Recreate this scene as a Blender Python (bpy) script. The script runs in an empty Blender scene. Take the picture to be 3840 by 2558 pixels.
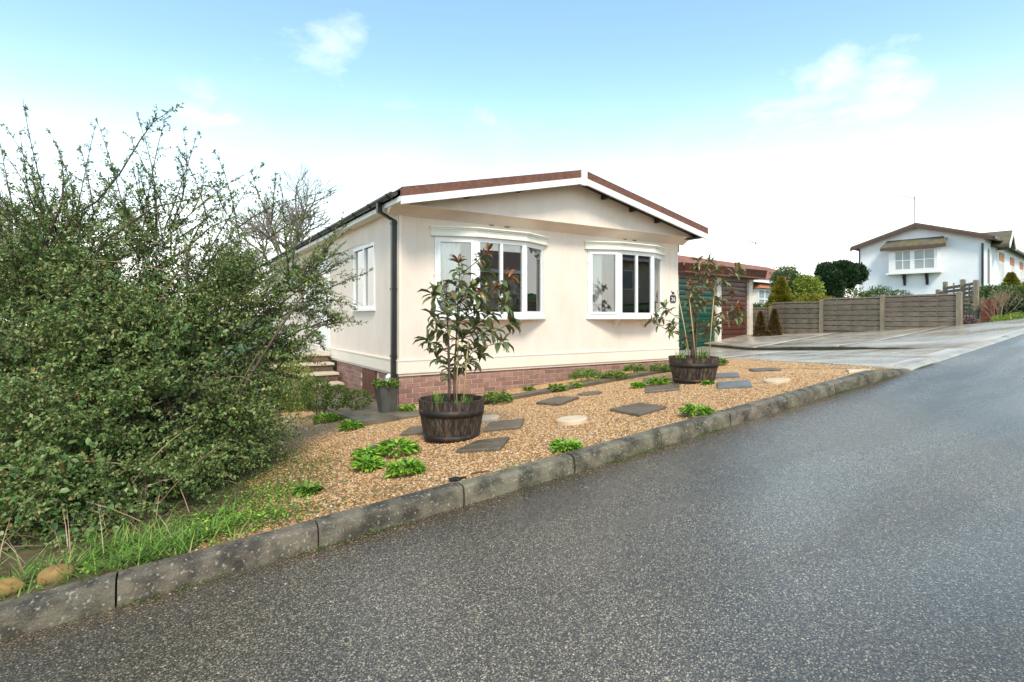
import bpy, math, random
import numpy as np
from mathutils import Vector, Matrix
random.seed(7)
rng = np.random.default_rng(7)
R = math.radians
sc = bpy.context.scene
C = sc.collection

# ------------------------------------------------------------------ camera
EYE = (-.715, -3.147, 1.297)
cd = bpy.data.cameras.new('camera')
cam = bpy.data.objects.new('camera', cd)
C.objects.link(cam)
cam.location = EYE
cam.rotation_euler = (R(90), 0, -math.atan2(.5358, .8445))
cd.sensor_width = 36
cd.lens = 19.08
cd.shift_y = -.0232
cd.clip_start = .05
cd.clip_end = 2000
sc.camera = cam

# ------------------------------------------------------------------ sky and sun
SUN_EL, SUN_AZ = 48, 205          # azimuth measured clockwise from +Y
w = bpy.data.worlds.new('World')
sc.world = w
w.use_nodes = True
wt = w.node_tree
wt.nodes.clear()
def wn(t, **k):
    n = wt.nodes.new(t)
    for a, b in k.items():
        setattr(n, a, b)
    return n
def wl(a, b):
    wt.links.new(a, b)
wo = wn('ShaderNodeOutputWorld')
bg = wn('ShaderNodeBackground')
bg.inputs['Strength'].default_value = .15
wl(bg.outputs[0], wo.inputs[0])
sky = wn('ShaderNodeTexSky', sky_type='NISHITA', sun_disc=False)
sky.sun_elevation = R(SUN_EL)
sky.sun_rotation = R(SUN_AZ)
sky.air_density = 1.0
sky.dust_density = .3
sky.ozone_density = 1.3
tc = wn('ShaderNodeTexCoord')
sep = wn('ShaderNodeSeparateXYZ')
wl(tc.outputs['Generated'], sep.inputs[0])
def wm(op, a, b=None, clamp=False):
    n = wn('ShaderNodeMath', operation=op, use_clamp=clamp)
    for i, q in enumerate((a, b)):
        if q is None:
            continue
        if isinstance(q, (int, float)):
            n.inputs[i].default_value = q
        else:
            wl(q, n.inputs[i])
    return n.outputs[0]
den = wm('ADD', wm('MAXIMUM', sep.outputs[2], 0), .12)
comb = wn('ShaderNodeCombineXYZ')
wl(wm('DIVIDE', sep.outputs[0], den), comb.inputs[0])
wl(wm('DIVIDE', sep.outputs[1], den), comb.inputs[1])
cn = wn('ShaderNodeTexNoise')
cn.inputs['Scale'].default_value = 1.5
cn.inputs['Detail'].default_value = 9
cn.inputs['Roughness'].default_value = .55
cn.inputs['Distortion'].default_value = .35
wmap = wn('ShaderNodeMapping')
wmap.inputs['Location'].default_value = (3.7, 1.2, 0)
wmap.inputs['Scale'].default_value = (1.0, 1.0, 1)
wl(comb.outputs[0], wmap.inputs[0])
wl(wmap.outputs[0], cn.inputs['Vector'])
cn2 = wn('ShaderNodeTexNoise')
cn2.inputs['Scale'].default_value = 9
cn2.inputs['Detail'].default_value = 8
cn2.inputs['Roughness'].default_value = .6
wmap2 = wn('ShaderNodeMapping')
wmap2.inputs['Scale'].default_value = (1, 1, 1.9)
wl(tc.outputs['Generated'], wmap2.inputs[0])
wl(wmap2.outputs[0], cn2.inputs['Vector'])
# pale haze thickening to white towards the horizon, with soft broken cloud edges
haze = wn('ShaderNodeMapRange', interpolation_type='SMOOTHSTEP')
for i, q in ((1, .49), (2, .0), (3, 0.0), (4, 1.0)):
    haze.inputs[i].default_value = q
wl(wm('ADD', sep.outputs[2], wm('MULTIPLY', wm('SUBTRACT', cn.outputs[0], .5), -.12)), haze.inputs[0])
wisp = wn('ShaderNodeMapRange', interpolation_type='SMOOTHSTEP')
for i, q in ((1, .53), (2, .80), (3, 0.0), (4, .5)):
    wisp.inputs[i].default_value = q
wl(cn.outputs[0], wisp.inputs[0])
cloud = wm('MAXIMUM', wm('POWER', haze.outputs[0], 1.95), wisp.outputs[0], True)
# two loose cloud banks, placed by compass direction and height
for az, el, wa, we, amt in ((59.5, 18.6, 10.0, 4.0, .50), (14.0, 25.0, 5.0, 3.2, .38), (-9, 27.0, 6, 2.2, .22)):
    dv = (math.sin(R(az)) * math.cos(R(el)), math.cos(R(az)) * math.cos(R(el)), math.sin(R(el)))
    rv_ = (math.cos(R(az)), -math.sin(R(az)), 0)
    dl = wn('ShaderNodeVectorMath', operation='DOT_PRODUCT')
    wl(tc.outputs['Generated'], dl.inputs[0])
    dl.inputs[1].default_value = rv_
    df = wn('ShaderNodeVectorMath', operation='DOT_PRODUCT')
    wl(tc.outputs['Generated'], df.inputs[0])
    df.inputs[1].default_value = dv
    a_ = wm('DIVIDE', dl.outputs['Value'], math.sin(R(wa)))
    b_ = wm('DIVIDE', wm('SUBTRACT', wm('SUBTRACT', sep.outputs[2], math.sin(R(el))), wm('MULTIPLY', dl.outputs['Value'], .22)), math.sin(R(we)))
    dist = wm('SQRT', wm('ADD', wm('MULTIPLY', a_, a_), wm('MULTIPLY', b_, b_)))
    dens = wm('MULTIPLY', wm('SUBTRACT', wm('ADD', wm('MULTIPLY', cn2.outputs[0], 3.0), -.85), dist), .9, True)
    front = wm('GREATER_THAN', df.outputs['Value'], 0)
    cloud = wm('MAXIMUM', cloud, wm('MULTIPLY', wm('MULTIPLY', dens, amt), front), True)
wmix = wn('ShaderNodeMix', data_type='RGBA')
wl(cloud, wmix.inputs[0])
tint = wn('ShaderNodeMix', data_type='RGBA', blend_type='MULTIPLY')
tint.inputs[0].default_value = 1
tint.inputs[7].default_value = (1.12, 1.2, 1.0, 1)
wl(sky.outputs[0], tint.inputs[6])
wl(tint.outputs[2], wmix.inputs[6])
wmix.inputs[7].default_value = (6.6, 6.35, 5.95, 1)
wl(wmix.outputs[2], bg.inputs[0])

sd = bpy.data.lights.new('sun', 'SUN')
sd.energy = 1.8
sd.angle = R(15)
sd.color = (1, .90, .74)
sun = bpy.data.objects.new('sun', sd)
C.objects.link(sun)
sun.location = (0, -20, 30)
sdir = Vector((math.sin(R(SUN_AZ)) * math.cos(R(SUN_EL)), math.cos(R(SUN_AZ)) * math.cos(R(SUN_EL)), math.sin(R(SUN_EL))))
sun.rotation_euler = (-sdir).to_track_quat('-Z', 'Y').to_euler()

sc.view_settings.view_transform = 'Standard'
sc.view_settings.look = 'None'
sc.view_settings.gamma = 1
sc.view_settings.exposure = 1.05
sc.view_settings.use_curve_mapping = False

# ------------------------------------------------------------------ mesh helpers
class MB:
    def __init__(self):
        self.v = []
        self.f = []
    def add(self, vs, fs):
        o = len(self.v)
        self.v.extend([tuple(p) for p in vs])
        self.f.extend([tuple(i + o for i in f) for f in fs])
        return self
    def box(self, x0, x1, y0, y1, z0, z1, M=None):
        vs = [Vector((x, y, z)) for z in (z0, z1) for x, y in ((x0, y0), (x1, y0), (x1, y1), (x0, y1))]
        if M is not None:
            vs = [M @ p for p in vs]
        return self.add(vs, [(3, 2, 1, 0), (4, 5, 6, 7), (0, 1, 5, 4), (1, 2, 6, 5), (2, 3, 7, 6), (3, 0, 4, 7)])
    def bbox(self, x0, x1, y0, y1, z0, z1, b=.006, M=None):
        # box with chamfered upper edges
        vs = [Vector(p) for p in ((x0, y0, z0), (x1, y0, z0), (x1, y1, z0), (x0, y1, z0),
              (x0, y0, z1 - b), (x1, y0, z1 - b), (x1, y1, z1 - b), (x0, y1, z1 - b),
              (x0 + b, y0 + b, z1), (x1 - b, y0 + b, z1), (x1 - b, y1 - b, z1), (x0 + b, y1 - b, z1))]
        if M is not None:
            vs = [M @ p for p in vs]
        fs = [(3, 2, 1, 0), (8, 9, 10, 11)]
        for i in range(4):
            j = (i + 1) % 4
            fs += [(i, j, 4 + j, 4 + i), (4 + i, 4 + j, 8 + j, 8 + i)]
        return self.add(vs, fs)
    def prism(self, pts, vec):
        # polygon swept along vec
        n = len(pts)
        a = [Vector(p) for p in pts]
        b = [p + Vector(vec) for p in a]
        nrm = sum(((a[i]).cross(a[(i + 1) % n]) for i in range(n)), Vector())
        fs = [tuple(range(n)), tuple(range(2 * n - 1, n - 1, -1))]
        fs += [(i, i + n, (i + 1) % n + n, (i + 1) % n) for i in range(n)]
        if nrm.dot(Vector(vec)) > 0:
            fs = [tuple(reversed(f)) for f in fs]
        return self.add(a + b, fs)
    def tube(self, pts, rad, n=6, cap=True):
        pts = [Vector(p) for p in pts]
        m = len(pts)
        if not hasattr(rad, '__len__'):
            rad = [rad] * m
        rad = [float(q) for q in rad]
        ref = None
        rings = []
        for i, p in enumerate(pts):
            d = (pts[min(i + 1, m - 1)] - pts[max(i - 1, 0)])
            d = d.normalized() if d.length > 1e-9 else Vector((0, 0, 1))
            if ref is None:
                ref = d.orthogonal().normalized()
            ref = ref - d * ref.dot(d)
            ref = ref.normalized() if ref.length > 1e-6 else d.orthogonal().normalized()
            s = d.cross(ref)
            rings.append([p + rad[i] * (math.cos(2 * math.pi * k / n) * ref + math.sin(2 * math.pi * k / n) * s) for k in range(n)])
        vs = [q for r in rings for q in r]
        fs = [(i * n + k, i * n + (k + 1) % n, (i + 1) * n + (k + 1) % n, (i + 1) * n + k) for i in range(m - 1) for k in range(n)]
        if cap:
            fs += [tuple(reversed(range(n))), tuple(range((m - 1) * n, m * n))]
        return self.add(vs, fs)
    def lathe(self, prof, n=24, c=(0, 0, 0), cap=True):
        vs = [(c[0] + r * math.cos(2 * math.pi * k / n), c[1] + r * math.sin(2 * math.pi * k / n), c[2] + z) for r, z in prof for k in range(n)]
        m = len(prof)
        fs = [(i * n + k, i * n + (k + 1) % n, (i + 1) * n + (k + 1) % n, (i + 1) * n + k) for i in range(m - 1) for k in range(n)]
        if cap:
            fs += [tuple(reversed(range(n))), tuple(range((m - 1) * n, m * n))]
        return self.add(vs, fs)
    def mesh(self, name, mat, smooth=False):
        me = bpy.data.meshes.new(name)
        me.from_pydata(self.v, [], self.f)
        if mat:
            me.materials.append(mat)
        if smooth:
            me.polygons.foreach_set('use_smooth', [True] * len(me.polygons))
        me.update()
        return me
    def build(self, name, mat, parent=None, smooth=False, loc=None):
        return link(name, self.mesh(name, mat, smooth), parent, loc)

def link(name, data, parent=None, loc=None, rotz=0):
    o = bpy.data.objects.new(name, data)
    C.objects.link(o)
    if parent is not None:
        o.parent = parent
    if loc is not None:
        o.location = loc
    if rotz:
        o.rotation_euler = (0, 0, rotz)
    return o
def tag(o, label, cat, group=None):
    o['label'] = label
    o['category'] = cat
    if group:
        o['group'] = group
    return o
def thing(name, label, cat, loc=(0, 0, 0), rotz=0, group=None):
    return tag(link(name, None, None, loc, rotz), label, cat, group)
def struct(o):
    o['kind'] = 'structure'
    return o
def stuff(o, label=None, cat=None):
    o['kind'] = 'stuff'
    if label:
        o['label'] = label
        o['category'] = cat
    return o
def npmesh(name, V, F, mat, smooth=False, attr=None):
    """V (n,3), F (m,k) all of k corners"""
    V = np.asarray(V, np.float32)
    F = np.asarray(F, np.int32)
    me = bpy.data.meshes.new(name)
    me.vertices.add(len(V))
    me.vertices.foreach_set('co', V.ravel())
    k = F.shape[1]
    me.loops.add(F.size)
    me.loops.foreach_set('vertex_index', F.ravel())
    me.polygons.add(len(F))
    me.polygons.foreach_set('loop_start', np.arange(0, F.size, k, dtype=np.int32))
    if smooth:
        me.polygons.foreach_set('use_smooth', np.ones(len(F), bool))
    me.update(calc_edges=True)
    me.materials.append(mat)
    return me
def norm(a):
    return a / np.maximum(np.linalg.norm(a, axis=1, keepdims=True), 1e-9)
def scatter(bv, bf, P, D, N, sx, sy, sz):
    """copies of a base shape: x along D, z near N"""
    bv = np.asarray(bv, float)
    bf = np.asarray(bf)
    D = norm(D)
    Y = norm(np.cross(N, D))
    Z = np.cross(D, Y)
    s = lambda q: np.broadcast_to(np.asarray(q, float), (len(P),))[:, None, None]
    V = P[:, None, :] + bv[None, :, 0:1] * s(sx) * D[:, None, :] + bv[None, :, 1:2] * s(sy) * Y[:, None, :] + bv[None, :, 2:3] * s(sz) * Z[:, None, :]
    F = bf[None] + (np.arange(len(P)) * len(bv))[:, None, None]
    return V.reshape(-1, 3), F.reshape(-1, bf.shape[1])
LEAF2 = ([(0, 0, 0), (.45, .5, .12), (1, 0, -.05), (.45, -.5, .12)], [(0, 1, 2), (0, 2, 3)])
LEAF6 = ([(0, 0, 0), (.3, .42, .12), (.7, .36, .08), (1, 0, -.18), (.7, -.36, .08), (.3, -.42, .12), (.35, 0, .02), (.7, 0, -.02)],
         [(0, 1, 6), (1, 2, 7), (1, 7, 6), (2, 3, 7), (3, 4, 7), (4, 5, 6), (4, 6, 7), (5, 0, 6)])
DOME = ([(0, 0, 1)] + [(math.cos(a), math.sin(a), .1) for a in np.arange(5) * 2 * math.pi / 5], [(0, i + 1, (i + 1) % 5 + 1) for i in range(5)])
def rdir(n):
    return norm(rng.normal(size=(n, 3)))

# ------------------------------------------------------------------ materials
def newmat(name):
    m = bpy.data.materials.new(name)
    m.use_nodes = True
    nt = m.node_tree
    return m, nt, nt.nodes['Principled BSDF']
def M(name, c1, c2=None, scale=4, rough=.7, bump=0, bscale=60, rnd=None, rv=.15, rhue=.02, spec=.5, metal=0,
      c3=None, s3=2, t3=(.55, .7), stretch=None, lo=.35, hi=.65, ramp=None, detail=6, trans=0, r2=None, bdist=.01):
    """noise-mixed principled material in world position; rnd = 'island' / 'object' shifts each piece"""
    m, nt, p = newmat(name)
    N = nt.nodes.new
    Lk = nt.links.new
    geo = N('ShaderNodeNewGeometry')
    vec = geo.outputs['Position']
    if stretch:
        mp = N('ShaderNodeMapping')
        mp.inputs['Scale'].default_value = stretch
        Lk(vec, mp.inputs[0])
        vec = mp.outputs[0]
    def noise(s, det=detail):
        n = N('ShaderNodeTexNoise')
        n.inputs['Scale'].default_value = s
        n.inputs['Detail'].default_value = det
        n.inputs['Roughness'].default_value = .6
        Lk(vec, n.inputs['Vector'])
        return n.outputs[0]
    def rng_(src, a, b, c=0., d=1.):
        r = N('ShaderNodeMapRange')
        for i, q in ((1, a), (2, b), (3, c), (4, d)):
            r.inputs[i].default_value = q
        Lk(src, r.inputs[0])
        return r.outputs[0]
    def mix(f, a, b):
        x = N('ShaderNodeMix')
        x.data_type = 'RGBA'
        Lk(f, x.inputs[0])
        for q, i in ((a, 6), (b, 7)):
            if isinstance(q, tuple):
                x.inputs[i].default_value = (*q, 1)
            else:
                Lk(q, x.inputs[i])
        return x.outputs[2]
    rs = None
    if rnd == 'island':
        rs = geo.outputs['Random Per Island']
    elif rnd == 'object':
        rs = N('ShaderNodeObjectInfo').outputs['Random']
    if ramp:
        cr = N('ShaderNodeValToRGB')
        cr.color_ramp.interpolation = 'LINEAR'
        e = cr.color_ramp.elements
        while len(e) < len(ramp):
            e.new(.5)
        for q, (pos, col) in zip(e, ramp):
            q.position = pos
            q.color = (*col, 1)
        Lk(rs, cr.inputs[0])
        col = cr.outputs[0]
        if c2:
            col = mix(rng_(noise(scale), lo, hi), col, c2)
    else:
        col = c1
        if c2:
            col = mix(rng_(noise(scale), lo, hi), c1, c2)
        if rs is not None:
            h = N('ShaderNodeHueSaturation')
            Lk(rng_(rs, 0, 1, 1 - rv, 1 + rv), h.inputs['Value'])
            wh = N('ShaderNodeTexWhiteNoise')
            wh.noise_dimensions = '1D'
            Lk(rs, wh.inputs['W'])
            Lk(rng_(wh.outputs[0], 0, 1, .5 - rhue, .5 + rhue), h.inputs['Hue'])
            if isinstance(col, tuple):
                h.inputs['Color'].default_value = (*col, 1)
            else:
                Lk(col, h.inputs['Color'])
            col = h.outputs[0]
    if c3:
        col = mix(rng_(noise(s3), *t3), col, c3)
    if isinstance(col, tuple):
        p.inputs['Base Color'].default_value = (*col, 1)
    else:
        Lk(col, p.inputs['Base Color'])
    p.inputs['Roughness'].default_value = rough
    if r2 is not None:
        Lk(rng_(noise(scale * .7), .35, .65, rough, r2), p.inputs['Roughness'])
    p.inputs['Specular IOR Level'].default_value = spec
    p.inputs['Metallic'].default_value = metal
    if bump:
        b = N('ShaderNodeBump')
        b.inputs['Strength'].default_value = bump
        b.inputs['Distance'].default_value = bdist
        Lk(noise(bscale, 3), b.inputs['Height'])
        Lk(b.outputs[0], p.inputs['Normal'])
    if trans:
        tr = N('ShaderNodeBsdfTranslucent')
        if isinstance(col, tuple):
            tr.inputs[0].default_value = (*col, 1)
        else:
            Lk(col, tr.inputs[0])
        mx = N('ShaderNodeMixShader')
        mx.inputs[0].default_value = trans
        Lk(p.outputs[0], mx.inputs[1])
        Lk(tr.outputs[0], mx.inputs[2])
        Lk(mx.outputs[0], nt.nodes['Material Output'].inputs[0])
    return m
def glass_mat(name, tintc=(.975, .985, .98), boost=2.0):
    m, nt, p = newmat(name)
    nt.nodes.remove(p)
    N = nt.nodes.new
    t = N('ShaderNodeBsdfTransparent')
    t.inputs[0].default_value = (*tintc, 1)
    g = N('ShaderNodeBsdfGlossy')
    g.inputs['Roughness'].default_value = .01
    f = N('ShaderNodeFresnel')
    f.inputs[0].default_value = 1.5
    mu = N('ShaderNodeMath')
    mu.operation = 'MULTIPLY_ADD'
    mu.use_clamp = True
    mu.inputs[1].default_value = boost
    mu.inputs[2].default_value = .09
    nt.links.new(f.outputs[0], mu.inputs[0])
    x = N('ShaderNodeMixShader')
    nt.links.new(mu.outputs[0], x.inputs[0])
    nt.links.new(t.outputs[0], x.inputs[1])
    nt.links.new(g.outputs[0], x.inputs[2])
    nt.links.new(x.outputs[0], nt.nodes['Material Output'].inputs[0])
    return m
def asphalt_mat():
    m, nt, p = newmat('wet_asphalt')
    N = nt.nodes.new
    Lk = nt.links.new
    geo = N('ShaderNodeNewGeometry')
    pos = geo.outputs['Position']
    def tex(kind, s, **k):
        n = N(kind)
        n.inputs['Scale'].default_value = s
        for a, b in k.items():
            n.inputs[a].default_value = b
        Lk(pos, n.inputs['Vector'])
        return n
    def rg(src, a, b, c, d):
        r = N('ShaderNodeMapRange')
        for i, q in ((1, a), (2, b), (3, c), (4, d)):
            r.inputs[i].default_value = q
        Lk(src, r.inputs[0])
        return r.outputs[0]
    vo = tex('ShaderNodeTexVoronoi', 200)
    sepc = N('ShaderNodeSeparateColor')
    Lk(vo.outputs['Color'], sepc.inputs[0])
    cr = N('ShaderNodeValToRGB')
    e = cr.color_ramp.elements
    for q in range(3):
        e.new(.5)
    for q, (a, c) in zip(e, ((0, (.018, .014, .0095)), (.45, (.044, .035, .024)), (.78, (.092, .074, .052)), (.95, (.20, .16, .11)), (1, (.36, .29, .20)))):
        q.position = a
        q.color = (*c, 1)
    Lk(sepc.outputs[0], cr.inputs[0])
    big = tex('ShaderNodeTexNoise', .35, Detail=4)
    mx = N('ShaderNodeMix')
    mx.data_type = 'RGBA'
    mx.blend_type = 'MULTIPLY'
    mx.inputs[0].default_value = 1
    Lk(cr.outputs[0], mx.inputs[6])
    cc = N('ShaderNodeCombineColor')
    v = rg(big.outputs[0], .36, .64, .55, 1.75)
    for i in range(3):
        Lk(v, cc.inputs[i])
    Lk(cc.outputs[0], mx.inputs[7])
    Lk(mx.outputs[2], p.inputs['Base Color'])
    # worn wheel-track streaks stay wet and shiny: stretched noise along the road
    mp = N('ShaderNodeMapping')
    mp.inputs['Scale'].default_value = (.35, 1.6, 1)
    Lk(pos, mp.inputs[0])
    st = N('ShaderNodeTexNoise')
    st.inputs['Scale'].default_value = .9
    st.inputs['Detail'].default_value = 5
    Lk(mp.outputs[0], st.inputs['Vector'])
    Lk(rg(st.outputs[0], .40, .60, .10, .34), p.inputs['Roughness'])
    p.inputs['Specular IOR Level'].default_value = 1.0
    b = N('ShaderNodeBump')
    b.inputs['Strength'].default_value = .2
    b.inputs['Distance'].default_value = .006
    Lk(vo.outputs['Distance'], b.inputs['Height'])
    Lk(b.outputs[0], p.inputs['Normal'])
    return m

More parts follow.
